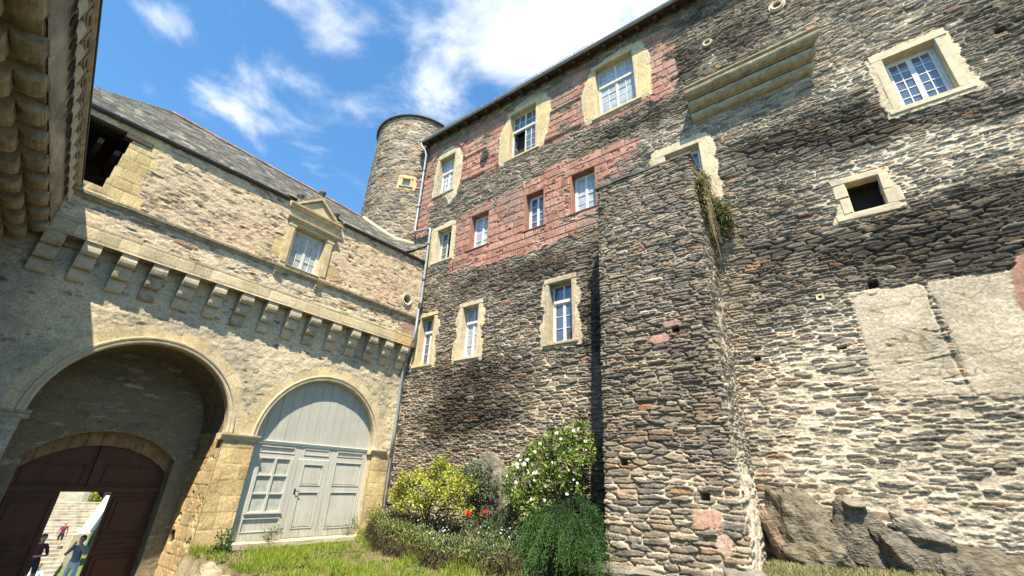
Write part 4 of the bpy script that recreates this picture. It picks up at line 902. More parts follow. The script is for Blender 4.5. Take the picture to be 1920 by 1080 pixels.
grid_wall('roof', roof_map, -2.0, 10.3, 0, SL, .05 if QUICK else .028, roof_field, M['slate'], wing, roof_keep)
bk = MB(); bk.add([(XR, 1.4, ZR-.02), (XR, 11, ZR-.02), (-19.2, 11, 9.0), (-19.2, -2, 9.0), (XE-.1, -2, 8.75)], [(0, 1, 2, 3), (0, 3, 4)]); bk.build('rear_roof', M['slab'], wing)
rt = MB()
for i in range(24): rt.tube([(XR, 1.4+i*.36, ZR+.01), (XR, 1.4+i*.36+.35, ZR+.01+random.uniform(-.01, .01))], .085, 8)
rt.build('ridge_tiles', plain('ridge_tile_clay', (.26, .15, .10), .9, .5, 4), wing)
hp = MB()
for i in range(12):
    t0, t1 = i/12, (i+.97)/12; A = np.array((XR, 1.4, ZR+.01)); Bq = np.array((XE, -1.8, 8.83)); hp.tube([tuple(A+(Bq-A)*t0), tuple(A+(Bq-A)*t1)], .07, 8)
hp.build('hip_tiles', M['slab'], wing)
gt = MB()
def gpr(u): c = (XE+.045, EZ(u)-.03); return [(c[0]+.07*math.cos(a), u, c[1]+.075*math.sin(a)) for a in np.linspace(math.pi, 2*math.pi, 9)]+[(c[0]+.062*math.cos(a), u, c[1]+.062*math.sin(a)) for a in np.linspace(2*math.pi, math.pi, 9)]
for ga, gb_ in ((-1.9, 4.38), (6.18, 9.95)): A_, B_ = gpr(ga), gpr(gb_); n = len(A_); gt.add(A_+B_, [tuple(range(n)), tuple(range(2*n-1, n-1, -1))]+[(i, i+n, (i+1) % n+n, (i+1) % n) for i in range(n)])
gt.build('gutter', M['zincd'], wing)
fa = MB()
for a_, b_ in ((-1.9, 4.40), (6.16, 9.9)): fa.add([(XE, a_, EZ(a_)-.10), (XE, b_, EZ(b_)-.10), (XU-.25, b_, EZ(b_)-.02), (XU-.25, a_, EZ(a_)-.02), (XE, a_, EZ(a_)), (XE, b_, EZ(b_)), (XU-.4, b_, EZ(b_)+.25), (XU-.4, a_, EZ(a_)+.25)], [(0, 1, 2, 3), (4, 5, 6, 7), (0, 1, 5, 4), (3, 2, 6, 7), (0, 3, 7, 4), (1, 2, 6, 5)])
fa.build('eaves_board', M['wood'], wing)
fl = MB(); pts = []
for i in range(13):
    u = 6.9+i*.25; 
    a0 = -1.5+i*.11
# pale mortar fillet where the tower meets the slates
for i in range(30):
    a = -1.9+i*.075; x = TC[0]+(TR+.07)*math.cos(a); y = TC[1]+(TR+.07)*math.sin(a)
    t = np.clip((x-XE)/(XR-XE), 0, 1); ez = EZ(y); z = ez+(ZR-ez)*t+.80*np.clip((y-8.7)/1.2, 0, 1)**1.3*np.clip(1-t*1.9, 0, 1)
    pts.append((x, y, float(z)+.05))
fl.tube(pts, .11, 8); fl.build('roof_flashing', M['lime'], wing, rough=.01)

# ================================================================== machicolated wing on the left, running back past the camera
FM = Fr((XU, .19, 0), (.9896, -.1437, 0), (.1437, .9896, 0))
mach = thing('machicolated_wing', 'overhanging wing at the left with rolled stone corbels under a carved parapet frieze', 'castle wing', (-11, -1.2, 0))
def par_field(u, v):
    n = fbm(u*1.3, v*2.2, 1000, 4); fine = fbm(u*24, v*24, 1001, 3)-.5; ed, a1, a2 = ashlar(u, v+.02, 1.1, .5, 1003); j = sst(.002, .012, ed)
    st = sst(.42, .62, fbm(u*1.6+v*2.2, v*1.2, 1006, 3))
    c = np.array((.37, .32, .24), np.float32)*((.86+.25*a1)*(.85+.15*j)*(1+.5*fine+.5*(n-.5))*(1-.40*st))[..., None]
    return .012*(n-.5)+.006*fine-.006*(1-j), c
grid_wall('parapet', flat_map(FM), -.6, 13.5, 5.98, 6.80, .04, par_field, M['wall'], mach)
pb = MB(FM); pb.box(-.6, 13.5, -.35, -.03, 5.985, 7.0); pb.build('parapet_core', M['limeg'], mach)
sfm = MB(FM)
for i in range(20): sfm.box(-.55+i*.7, .142+i*.7, -1.5, -.04, 5.95+random.uniform(-.01, .01), 6.04)
sfm.build('walkway_soffit', M['limed'], mach)
def mw_field(u, v):
    n = fbm(u, v, 1020, 3); return rubble(u, v, .36, .09, 1030, .85+.4*(n-.5), .9+0*u, .2+0*u, .035, np.array((.40, .34, .23), np.float32))
grid_wall('wall', lambda U, Vv, h: (FM.o[None]+U[:, None]*FM.u[None]+(h[:, None]-1.25)*FM.d[None]+np.stack([0*Vv, 0*Vv, Vv], -1)), -.6, 13.5, -1.6, 6.0, .06, mw_field, M['wall'], mach)
MB(FM).box(-.6, 13.5, -6, -1.4, -1.6, 7.0).build('wing_core', M['limeg'], mach)
M['limem'] = plain('mossy_corbel_stone', (.27, .235, .165), .92, .5, 5, .012, 25)
mpf = rolls(5, -1.25, .0, 5.0, 5.97, 7)
for i in range(18):
    u = .06+i*.705; c = MB(FM); w = .175
    # each corbel narrows to a fillet between rolls, so its rolls read as separate lobes
    c.sweep(mpf, u-w, u+w); ins = [(d-.015, z) for d, z in mpf]
    c.sweep([(-1.3, 5.1), (-.30, 5.955), (-1.3, 5.955)], u-w+.09, u+w-.09)
    c.build('corbel', M['limem'], mach, bevel=.012, rough=.003)
fz = MB(FM); k = 0
while k*.4625 < 13.2:
    u = .25+k*.4625
    # a pale scallop: convex tongue between flat dark discs painted as shaded hollows
    n = 8; pts = []; fs = []
    for a in range(n+1):
        t = -math.pi/2+math.pi*a/n
        for b in range(5):
            s = b/4; pts.append((u+.155*math.sin(t)*(1-.25*s), .02+.075*math.cos(t)*(1-.55*s)+.03*s, 6.72-.25*s+.07*s*(abs(math.sin(t)))))
    for a in range(n):
        for b in range(4): fs.append((a*5+b, (a+1)*5+b, (a+1)*5+b+1, a*5+b+1))
    fz.add(pts, fs); k += 1
fz.build('scalloped_frieze', M['lime'], mach, smooth=True)
for k in range(29): ho_ = MB(FM); u = .25+.231+k*.4625; ho_.add([(u+.075*math.cos(t), .012, 6.60+.10*math.sin(t)) for t in np.linspace(0, 2*math.pi, 14)[:-1]], [tuple(range(13))]); ho_.build('frieze_dark_disc', M['dark'], mach)  # flat disc, the shade of a drilled hollow put into its dark colour
cr = MB(FM); cr.sweep([(-.1, 6.725), (.06, 6.725), (.065, 6.755), (.045, 6.78), (.045, 6.99), (-.1, 6.99)], -.6, 13.5)
for k in range(29):
    u = .25+k*.4625; cr.box(u-.17, u+.17, .05, .075, 6.80, 6.83); cr.box(u-.17, u+.17, .05, .075, 6.94, 6.97); cr.box(u-.17, u-.135, .05, .074, 6.83, 6.94); cr.box(u+.135, u+.17, .05, .074, 6.83, 6.94)
cr.build('panelled_band', M['limed'], mach, bevel=.005)
co_ = MB(FM)
for i in range(12): co_.sweep([(-.1, 6.995), (.07, 6.995), (.08, 7.02), (.09, 7.03), (.095, 7.08), (-.1, 7.10)], -.6+i*1.18, -.6+(i+1)*1.18-.01)
co_.build('cornice', M['limed'], mach)
MB(FM).add([(-.6, .11, 7.10), (13.5, .11, 7.10), (13.5, -5.5, 8.1), (-.6, -5.5, 8.1), (-.6, .11, 7.13), (13.5, .11, 7.13), (13.5, -5.5, 8.15), (-.6, -5.5, 8.15)], [(0, 1, 2, 3), (4, 5, 6, 7), (0, 1, 5, 4), (1, 2, 6, 5), (2, 3, 7, 6), (3, 0, 4, 7)]).build('roof', M['slab'], mach)
# ================================================================== the ground: lawn, planted bank, gate path, slope and landing beyond the gate
def smooth_interp(x, xs, zs): return np.interp(x, xs, zs)
BEDX = [-12.6, -12.1, -11.2, -10.3, -9.6, -8.1, -6.9, -5.8, -5.0]; BEDY = [9.5, 9.25, 8.65, 8.3, 8.15, 7.78, 7.72, 8.2, 8.9]
def bed_y(x): return np.interp(x, BEDX, BEDY)
def bed_in(x, y):
    return sst(-.03, .10, y-bed_y(x)+.05*(vn(x*6, y*6, 1100)-.5))*sst(-12.7, -12.2, x)*(x < -4.6)
def ground_z(x, y):
    x = np.asarray(x, float); y = np.asarray(y, float)
    c = np.interp(x, [-12.5, -9, -6, -4.2, -1.7, 2, 8], [-.24, -.20, -.14, -.14, .05, .22, .3])
    z = -.15+(c+.15)*sst(2.5, 7.5, y); z = np.where((x < -9), np.maximum(z, -.24), z)
    z = z+.42*sst(8.2, 9.3, y)*sst(-2.0, -1.5, x)
    z = z+sst(8.4, 9.8, y)*.22*sst(-11, -12.3, x)                                   # lawn climbs into the corner
    top = np.interp(x, [-12.5, -10, -7.5, -5.8], [.32, .12, .10, .12])+np.interp(y, [7.7, 9.8], [0, .35])
    b = bed_in(x, y); z = z*(1-b)+np.maximum(top, z+.02)*b
    z = z+.05*(fbm(x*1.2, y*1.2, 1110, 3)-.5)+.015*(vn(x*9, y*9, 1111)-.5)
    # gate path, cut down below the terrace
    cut = sst(4.62, 4.42, y+.05*(vn(x*5, y*0, 1112)-.5))*sst(-8.9, -10.6, x-.35*(y-3)); z = z*(1-cut)+(-1.32)*cut
    zz = np.interp(x, [-80, -66, -62, -44, -41, -27, -24, -19.5, -16.5], [-2.2, -2.15, -2.2, -6.5, -6.4, -3.6, -2.55, -2.45, -1.34])
    # the far slope climbs beside the steps
    z = np.where(x < -12.6, np.where(x < -16.5, zz, -1.34), z)
    return z
def axis(*segs):
    out = []
    for a, b, s in segs: out.append(np.arange(a, b, s))
    return np.concatenate(out+[[segs[-1][1]]])
gx = axis((-220, -70, 15), (-70, -26, 1.0), (-26, -12.9, .4), (-12.9, 3.5, .05), (3.5, 12, .4), (12, 60, 8)); gy = axis((-120, -20, 10), (-20, 2.2, .5), (2.2, 10.1, .05), (10.1, 26, .8), (26, 160, 12))
GXX, GYY = np.meshgrid(gx, gy); X_, Y_ = GXX.ravel(), GYY.ravel(); Z_ = ground_z(X_, Y_)
nn = fbm(X_*.9, Y_*.9, 1120, 4); fn = fbm(X_*9, Y_*9, 1121, 3)-.5
gc = np.array((.10, .085, .05), np.float32)+(np.array((.15, .125, .075), np.float32)-np.array((.10, .085, .05), np.float32))*sst(.5, .7, nn)[:, None]
bed = bed_in(X_, Y_); gc = gc+(np.array((.055, .042, .03), np.float32)-gc)*bed[:, None]
pth = ((Y_ < 4.55) & (X_ < -9)) | (X_ < -12.6); gc = np.where(pth[:, None], np.array((.27, .235, .17), np.float32), gc); gc = gc*(1+.6*fn)[:, None]
far = X_ < -26; gc = np.where((far & (nn > .1))[:, None], np.array((.10, .14, .04), np.float32)*(1+.5*fn)[:, None], gc)
idx = np.arange(len(gx)*len(gy)).reshape(len(gy), len(gx)); q = np.stack([idx[:-1, :-1], idx[:-1, 1:], idx[1:, 1:], idx[1:, :-1]], -1).reshape(-1, 4)
g_ = raw_mesh('ground', np.stack([X_, Y_, Z_], -1), q.ravel(), np.full(len(q), 4), M['ground'], None, col=gc, smooth=True, base=(0, 0, 0)); g_['kind'] = 'structure'; g_['label'] = 'earth of the courtyard terrace and path'

# ================================================================== leaf and blade makers
def leaves_mesh(name, ctr, dirs, nrm, ln, wd, col, mat, parent=None, base=None, bend=.25):
    n = len(ctr); dirs = dirs/np.linalg.norm(dirs, axis=1, keepdims=True); side = np.cross(dirs, nrm); side /= (np.linalg.norm(side, axis=1, keepdims=True)+1e-9); up = np.cross(side, dirs)
    ln = np.asarray(ln).reshape(-1, 1)*np.ones((n, 1)); wd = np.asarray(wd).reshape(-1, 1)*np.ones((n, 1))
    a = ctr; b = ctr+dirs*ln*.5+side*wd*.5+up*ln*bend*.3; c = ctr+dirs*ln-up*ln*bend*.2; d = ctr+dirs*ln*.5-side*wd*.5+up*ln*bend*.3
    co = np.stack([a, b, c, d], 1).reshape(-1, 3); f = (np.arange(n)[:, None]*4+np.array([0, 1, 2, 0, 2, 3])[None]).ravel()
    return raw_mesh(name, co, f, np.full(2*n, 3), mat, parent, col=np.repeat(col, 4, 0), base=base)
def rnd_dir(n): v = RNG.normal(size=(n, 3)); return v/np.linalg.norm(v, axis=1, keepdims=True)
M['leaf'] = leaf_mat('foliage', (1, 1, 1)); M['grass'] = leaf_mat('grass_blades', (1, 1, 1), .30, .6, .2); M['needle'] = leaf_mat('needle_foliage', (1, 1, 1), .12, .6, .25)
def blob_points(blobs, n, shell=.55):
    """points in leaf clumps scattered through ellipsoidal limbs of the crown"""
    vol = np.array([b[3]*b[4]*b[5] for b in blobs])**.7; k = RNG.choice(len(blobs), n, p=vol/vol.sum()); B = np.array(blobs)[k]
    r = RNG.random(n)**(1/3.)*(1-shell)+shell*RNG.random(n)**.2; d = rnd_dir(n)
    return B[:, :3]+d*B[:, 3:6]*r[:, None], d
def clumped(blobs, nclump, per, spread):
    c, d = blob_points(blobs, nclump); k = np.repeat(np.arange(nclump), per)
    return c[k]+RNG.normal(size=(len(k), 3))*spread, d[k], k
def shrub(name, label, base, blobs, nclump, per, spread, ln, wd, cols, cat='shrub', stems=7, stem_r=.016, group=None, sag=0.0, keep=None):
    t = thing(name, label, cat, base, group)
    p, d, k = clumped(blobs, nclump, per, spread)
    if keep is not None:
        m = keep(p); p, d, k = p[m], d[m], k[m]
    dirs = d*.7+rnd_dir(len(p))*.8+np.array((0, 0, .25-sag)); nr = rnd_dir(len(p))*.7+np.array((.2, -.3, .8))
    kc = RNG.random(nclump)[k]; c = np.array(cols)[(RNG.random(len(p))*len(cols)).astype(int)]*(.65+.7*kc)[:, None]*(.8+.4*RNG.random(len(p)))[:, None]
    leaves_mesh('foliage', p, dirs, nr, ln*(.6+.8*RNG.random(len(p))), wd*(.7+.6*RNG.random(len(p))), c, M['leaf'], t)
    s = MB()
    for i in range(stems):
        b = blobs[i % len(blobs)]; tip = np.array(b[:3])+RNG.normal(size=3)*np.array(b[3:6])*.35; st = np.array(base)+np.array((random.uniform(-.12, .12), random.uniform(-.08, .08), -.05))
        mid = (st+tip)/2+np.array((random.uniform(-.12, .12), random.uniform(-.1, .1), random.uniform(-.05, .12)))
        path = [tuple(st*(1-u)**2+mid*2*u*(1-u)+tip*u*u) for u in np.linspace(0, 1, 7)]
        s.tube(path, [stem_r*(1-.75*u) for u in np.linspace(0, 1, 7)], 6)
        for q in range(3):
            u = random.uniform(.45, .85); a = st*(1-u)**2+mid*2*u*(1-u)+tip*u*u; e = a+rnd_dir(1)[0]*np.array(b[3:6])*.9+np.array((0, 0, .12)); s.tube([tuple(a), tuple((a+e)/2+np.array((0, 0, .04))), tuple(e)], [stem_r*.5, stem_r*.4, stem_r*.2], 5)
    s.build('stems', M['stem'], t); return t
# --- yellow-green camellia
def bl(px, py, Y, rx, ry, rz): p = on_y(px, py, Y); return (p[0], p[1], p[2], rx, ry, rz)
c1 = [bl(748, 925, 9.0, .26, .30, .17), bl(768, 900, 9.0, .32, .35, .16), bl(800, 890, 9.0, .30, .35, .18), bl(826, 878, 9.1, .24, .30, .18), bl(850, 895, 9.0, .36, .35, .18), bl(872, 912, 8.9, .26, .35, .18), bl(815, 918, 8.8, .36, .3, .18), bl(780, 935, 8.8, .34, .3, .14), bl(845, 932, 8.8, .32, .3, .16), bl(866, 950, 8.8, .18, .25, .1), bl(757, 950, 8.9, .16, .2, .1), bl(832, 868, 9.1, .10, .15, .10), bl(800, 950, 8.9, .25, .3, .1)]
base1 = (-9.45, 8.95, .42)
shrub('yellow_green_shrub', 'yellow green leafy bush on fanning bare stems beside the drainpipe', base1, c1, 330, 13, .065, .085, .045, [(.33, .35, .035), (.26, .31, .035), (.42, .41, .07), (.14, .20, .03)], stems=13, stem_r=.022)
# --- white flowering bush
c2 = [bl(965, 905, 9.0, .26, .3, .30), bl(985, 870, 9.1, .28, .3, .26), bl(1015, 850, 9.1, .32, .35, .28), bl(1050, 830, 9.2, .34, .3, .28), bl(1085, 815, 9.3, .22, .25, .22), bl(1095, 850, 9.2, .22, .3, .3), bl(1060, 875, 9.0, .36, .35, .3), bl(1015, 900, 8.9, .34, .3, .28), bl(975, 935, 8.9, .26, .3, .16), bl(1015, 940, 8.9, .26, .3, .14), bl(1070, 915, 9.1, .26, .25, .22), bl(1000, 960, 8.8, .22, .25, .1), bl(1088, 800, 9.4, .10, .15, .12)]
base2 = (-5.55, 9.2, .45)
wb = shrub('white_flowering_bush', 'tall green bush covered with white flowers between the rock and the buttress', base2, c2, 400, 13, .07, .085, .050, [(.13, .20, .035), (.18, .25, .04), (.22, .27, .05), (.06, .11, .025)], stems=12, stem_r=.022)
M['petal'] = plain('white_petals', (.78, .76, .66), .6, .08, 10); M['red'] = plain('red_petals', (.62, .015, .02), .6, .2, 10); M['blue'] = plain('blue_petals', (.40, .42, .60), .6, .2, 10)
fb = bmesh.new()
for ring, (rr, zz, n) in enumerate(((.045, .0, 6), (.028, .012, 5))):
    for i in range(n):
        a = 2*math.pi*i/n+ring*.5; ct = Vector((math.cos(a), math.sin(a), 0)); sd_ = Vector((-ct.y, ct.x, 0))
        vs = [fb.verts.new(v) for v in (Vector((0, 0, zz)), ct*rr*.6+sd_*rr*.45+Vector((0, 0, zz+.008)), ct*rr+Vector((0, 0, zz+.02)), ct*rr*.6-sd_*rr*.45+Vector((0, 0, zz+.008)))]; fb.faces.new(vs)
fme = bpy.data.meshes.new('blossom'); fb.to_mesh(fme); fb.free(); fme.materials.append(M['petal'])
p, d = blob_points(c2, 92, .92)
for i in range(92):
    dd = Vector(d[i])*.5+Vector((.25, -.75, .35)); o = bpy.data.objects.new('blossom', fme); C.objects.link(o); o.parent = wb
    o.location = Vector(p[i]-BASE[wb])+Vector((.02, -.10, .03)); o.rotation_euler = dd.to_track_quat('Z', 'Y').to_euler(); o.scale = (random.uniform(.55, 1.15),)*3
# --- dark spreading juniper by the buttress
jt = thing('spreading_juniper', 'dense dark green mound of trailing fine foliage against the left side of the buttress', 'shrub', (-5.1, 8.7, .05))
nbr = 170; per = 30; nst = 26; ns = nbr*nst
cen = np.array((-4.98, 8.76, .0)); ba = RNG.random(nbr)*2*math.pi; br = RNG.random(nbr)**.6*.62
bs = np.stack([cen[0]+1.22*br*np.cos(ba), cen[1]+.85*br*np.sin(ba), 1.0-.70*br**1.8+.15*RNG.normal(size=nbr)], -1)      # where each branch breaks the surface
bl_ = (.35+.65*RNG.random(nbr)**1.3); tb = RNG.random(nbr); bd = ba+.45*RNG.normal(size=nbr); k_ = np.repeat(np.arange(nbr), nst)
tt = np.linspace(0, 1, per)[None]; o_ = RNG.normal(size=(ns, 3))*.045; l_ = (bl_[k_]*(.65+.5*RNG.random(ns)))[:, None]; fa_ = (bd[k_]+.22*RNG.normal(size=ns))[:, None]; fall = (.75+.5*RNG.random(ns))[:, None]
xs = bs[k_, 0:1]+o_[:, 0:1]+np.cos(fa_)*l_*(tt-.18*tt**2); ys = bs[k_, 1:2]+o_[:, 1:2]+np.sin(fa_)*l_*(tt-.18*tt**2); zs = bs[k_, 2:3]+o_[:, 2:3]+l_*(.35*tt-1.25*fall*tt**2)
P = np.stack([xs, ys, zs], -1); P = P+RNG.normal(size=P.shape)*.012
tan = np.gradient(P, axis=1); P = P.reshape(-1, 3); tan = tan.reshape(-1, 3); tan /= np.linalg.norm(tan, axis=1, keepdims=True)+1e-9
m = P[:, 2] > -.15; P, tan = P[m], tan[m]
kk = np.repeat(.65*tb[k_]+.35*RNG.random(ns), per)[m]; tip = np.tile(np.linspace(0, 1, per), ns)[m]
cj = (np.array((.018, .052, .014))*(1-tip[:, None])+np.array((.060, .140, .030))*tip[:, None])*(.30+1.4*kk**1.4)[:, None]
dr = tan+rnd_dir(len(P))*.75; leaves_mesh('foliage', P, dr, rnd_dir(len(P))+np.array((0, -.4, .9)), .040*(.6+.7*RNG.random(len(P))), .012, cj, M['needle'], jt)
js = MB()
for i in range(26):
    an_ = i*2.4; e = bs[i*5]; js.tube([(cen[0], cen[1], .0), tuple((cen+e)/2+np.array((0, 0, .1))), tuple(e)], [.03, .02, .008], 5)
js.build('branches', M['stem'], jt)
# --- rose plant with two red flowers, grey leafed climber behind it
def blp(px, py, Y, r): p = on_y(px, py, Y); return (p[0], p[1], p[2], r, r*.8, r)
rs = shrub('rose_bush', 'thin rose bush with two red flowers in front of the rock', (-7.75, 8.85, .3), [blp(872, 972, 8.8, .2), blp(900, 975, 8.8, .24), blp(912, 960, 8.9, .14), blp(890, 990, 8.7, .25)], 60, 9, .05, .055, .032, [(.09, .13, .05), (.14, .16, .05), (.07, .11, .05)], stems=6, stem_r=.008)
fb = bmesh.new()
for ring, (rr, zz, n) in enumerate(((.085, .0, 6), (.068, .03, 6), (.045, .05, 5), (.025, .065, 4))):
    for i in range(n):
        a = 2*math.pi*i/n+ring*.6; ct = Vector((math.cos(a), math.sin(a), 0)); sd_ = Vector((-ct.y, ct.x, 0))
        vs = [fb.verts.new(v) for v in (Vector((0, 0, zz*.4)), ct*rr*.7+sd_*rr*.55+Vector((0, 0, zz)), ct*rr+Vector((0, 0, zz+.02)), ct*rr*.7-sd_*rr*.55+Vector((0, 0, zz)))]; fb.faces.new(vs)
rme = bpy.data.meshes.new('red_rose'); fb.to_mesh(rme); fb.free(); rme.materials.append(M['red'])
for i, (px, py, s) in enumerate(((878, 962, .8), (911, 960, .55))):
    o = bpy.data.objects.new('flower_head', rme); C.objects.link(o); o.parent = rs; o.location = Vector(on_y(px, py, 8.72)-BASE[rs]); o.rotation_euler = Vector((.4, -.85, .4)).to_track_quat('Z', 'Y').to_euler(); o.scale = (s, s, s)
shrub('grey_leafed_shrub', 'loose dull grey green bush against the rock between the two bright bushes', (-8.05, 9.3, .4), [blp(885, 890, 9.3, .30), blp(905, 880, 9.35, .24), blp(900, 915, 9.2, .32), blp(880, 930, 9.2, .26), blp(922, 905, 9.3, .2)], 150, 12, .06, .065, .040, [(.10, .14, .085), (.13, .17, .10), (.07, .10, .06)], stems=8, stem_r=.014)
shrub('dark_shrub', 'dark leafy bush under the white flowering bush', (-5.9, 8.95, .3), [blp(960, 985, 8.8, .3), blp(930, 985, 8.8, .24), blp(985, 1000, 8.7, .25), blp(1010, 975, 8.9, .25)], 130, 12, .06, .06, .034, [(.045, .075, .03), (.07, .10, .04)], stems=6, stem_r=.012)
shrub('ivy_clump', 'green ivy clump at the foot of the yellow pier beside the door step', (-12.1, 5.1, -.4), [(-12.22, 5.22, .02, .14, .13, .26), (-12.15, 5.1, -.25, .22, .24, .16), (-11.85, 5.35, -.32, .28, .3, .11), (-12.2, 5.25, -.1, .14, .12, .2)], 110, 11, .045, .055, .045, [(.05, .11, .03), (.08, .15, .035), (.035, .075, .025)], stems=6, stem_r=.008, cat='ivy')
shrub('corner_weeds', 'pale dry weeds and leaves at the foot of the drainpipe', (-11.9, 9.3, .35), [(-12.1, 9.35, .55, .28, .2, .2), (-11.6, 9.15, .45, .35, .22, .16), (-11.1, 9.0, .38, .4, .25, .15), (-10.5, 8.8, .33, .4, .25, .14), (-12.2, 9.2, .35, .2, .2, .2)], 170, 9, .05, .06, .03, [(.20, .22, .08), (.13, .17, .05), (.26, .24, .11)], stems=8, stem_r=.007, cat='weeds')
for (px, py, X, h_, lb) in ((505, 993, XL+.05, .42, 'small fern like weed growing at the middle of the door step'), (655, 985, XL+.02, .55, 'thin leafy weed climbing the right foot of the grey door')):
    p = on_x(px, py+30, X); b = [(p[0], p[1]+random.uniform(-.14, .14), p[2]+h_*f, .10, .10, .09) for f in (.35, .6, .9)]
    shrub('weed', lb, tuple(p), b, 26, 6, .04, .07, .026, [(.10, .15, .06), (.15, .19, .08)], stems=5, stem_r=.006, cat='weed', sag=.3, group='weeds along the grey doors')
# --- dry weeds hanging from the buttress flank
wt = thing('hanging_weeds', 'dry green and straw coloured weeds hanging down the upper right side of the buttress', 'wall plant', (-1.55, 9.4, 8.3))
n = 5200; yy = 9.05+.92*RNG.random(n); drop = RNG.random(n)**1.5; xx = BX1+.04+np.abs(RNG.normal(size=n))*.07; zt = 8.85-1.0*np.abs(yy-9.6)*(yy < 9.5)
zz = zt-drop*(1.0+1.5*RNG.random(n))*(.45+.55*sst(9.1, 9.8, yy))
m2 = RNG.random(n) < .42; g1, g2, g3 = RNG.normal(size=(3, n)); cl5 = RNG.integers(0, 9, n); ca = np.array([(.16, 8.05), (.28, 7.95), (.40, 7.80), (.22, 7.75), (.34, 7.60), (.12, 7.65), (.46, 7.55), (.20, 7.45), (.38, 7.35)])[cl5]
xx = np.where(m2, BX1+ca[:, 0]+.07*g1, xx); yy = np.where(m2, 9.84-.10*np.abs(g2), yy); zz = np.where(m2, ca[:, 1]+.10*g3-.22*RNG.random(n)**2, zz)
pp_ = np.stack([xx, yy, zz], -1); cl_ = np.where((RNG.random(n) < .55)[:, None], np.array((.12, .125, .035)), np.array((.25, .205, .10)))*(.6+.8*RNG.random(n))[:, None]; cl_ = np.where((m2 & (RNG.random(n) < .6))[:, None], np.array((.085, .13, .035))*(.6+.8*RNG.random(n))[:, None], cl_)
leaves_mesh('foliage', pp_, rnd_dir(n)*.8+np.array((.35, -.25, -.7)), rnd_dir(n), .10*(.5+RNG.random(n)), .022, cl_, M['leaf'], wt)
ws = MB()
for i in range(60):
    y0 = random.uniform(9.1, 9.95); z0_ = random.uniform(7.6, 8.8); L_ = random.uniform(.4, 1.5); x0_ = BX1+random.uniform(.03, .12)+(random.uniform(0, .4) if y0 > 9.75 else 0)
    ws.tube([(x0_, y0, z0_), (x0_+.10, y0-.05, z0_-.3*L_), (x0_+.08+random.uniform(0, .08), y0-.02, z0_-L_)], [.006, .005, .003], 4)
ws.build('dry_stems', plain('straw', (.26, .20, .11), .9, .3), wt)
# --- low planting on the bank: forget-me-nots, herbs
n = 9000; bx_ = -12.0+7.4*RNG.random(n); by_ = bed_y(bx_)+(RNG.random(n)**1.6)*(9.75-bed_y(bx_)); bz_ = ground_z(bx_, by_)
pn = fbm(bx_*1.7, by_*1.7, 1200, 3); okm = pn+.22*RNG.random(n)+.12*sst(-9.0, -7.5, bx_) > .58; bx_, by_, bz_, pn = bx_[okm], by_[okm], bz_[okm], pn[okm]; n = len(bx_)
hh = (.02+.15*RNG.random(n)**1.6)*(.4+1.0*sst(.45, .7, pn)); cb = np.array([(.13, .19, .045), (.19, .24, .07), (.07, .12, .03), (.22, .22, .09)])[(RNG.random(n)*4).astype(int)]*(.7+.6*RNG.random(n))[:, None]
hp_ = leaves_mesh('bank_plants', np.stack([bx_, by_-.03, bz_+hh], -1), rnd_dir(n)+np.array((0, -.2, .5)), rnd_dir(n)+np.array((0, 0, .8)), .085*(.5+RNG.random(n)), .034, cb, M['leaf'], None, base=(-8, 8.5, .2)); hp_['kind'] = 'stuff'; hp_['label'] = 'low mixed green plants covering the planted bank'
n = 110; kx = np.concatenate([RNG.normal(-6.2, .55, n//2), RNG.normal(-8.3, .55, n-n//2)]); ky = bed_y(kx)+.15+.6*RNG.random(n); kz = ground_z(kx, ky)+.12+.32*RNG.random(n)
fm_ = leaves_mesh('forget_me_nots', np.stack([kx, ky, kz], -1), rnd_dir(n), rnd_dir(n)+np.array((.2, -.8, .6)), .042, .04, np.ones((n, 3)), M['blue'], None, base=(-7, 8.3, .2)); fm_['kind'] = 'stuff'; fm_['label'] = 'tiny pale blue flowers scattered along the planted bank'
tufts = [(-11.2, 9.1, .30), (-10.4, 8.75, .26), (-9.9, 8.5, .22), (-9.2, 8.35, .20), (-8.6, 8.15, .30), (-8.1, 8.1, .24), (-7.6, 8.0, .34), (-7.1, 8.05, .38), (-6.7, 8.1, .34), (-6.3, 8.25, .42), (-6.0, 8.45, .40), (-7.5, 8.5, .42), (-6.8, 8.55, .44)]
n = 150; T_ = np.array(tufts); k9 = np.repeat(np.arange(len(T_)), n); a9 = RNG.random(len(k9))*6.283; l9 = T_[k9, 2]*(.5+.7*RNG.random(len(k9))); o9 = RNG.normal(size=(len(k9), 2))*.13
x9 = T_[k9, 0]+o9[:, 0]; y9 = T_[k9, 1]+o9[:, 1]; z9 = ground_z(x9, y9)+l9*RNG.random(len(k9))*.75
hb9 = leaves_mesh('tall_herbs', np.stack([x9, y9, z9], -1), np.stack([np.cos(a9)*.7, np.sin(a9)*.7, .5+.6*RNG.random(len(k9))], -1), rnd_dir(len(k9))+np.array((0, 0, .5)), .10*(.5+.9*RNG.random(len(k9))), .022, np.array([(.13, .19, .06), (.20, .24, .10), (.09, .14, .05), (.24, .24, .12)])[(h2(k9, k9*0, 5)*4).astype(int)]*(.7+.6*RNG.random(len(k9)))[:, None], M['leaf'], None, base=(-8, 8.4, .2)); hb9['kind'] = 'stuff'; hb9['label'] = 'upright green herb tufts growing in the planted bank'
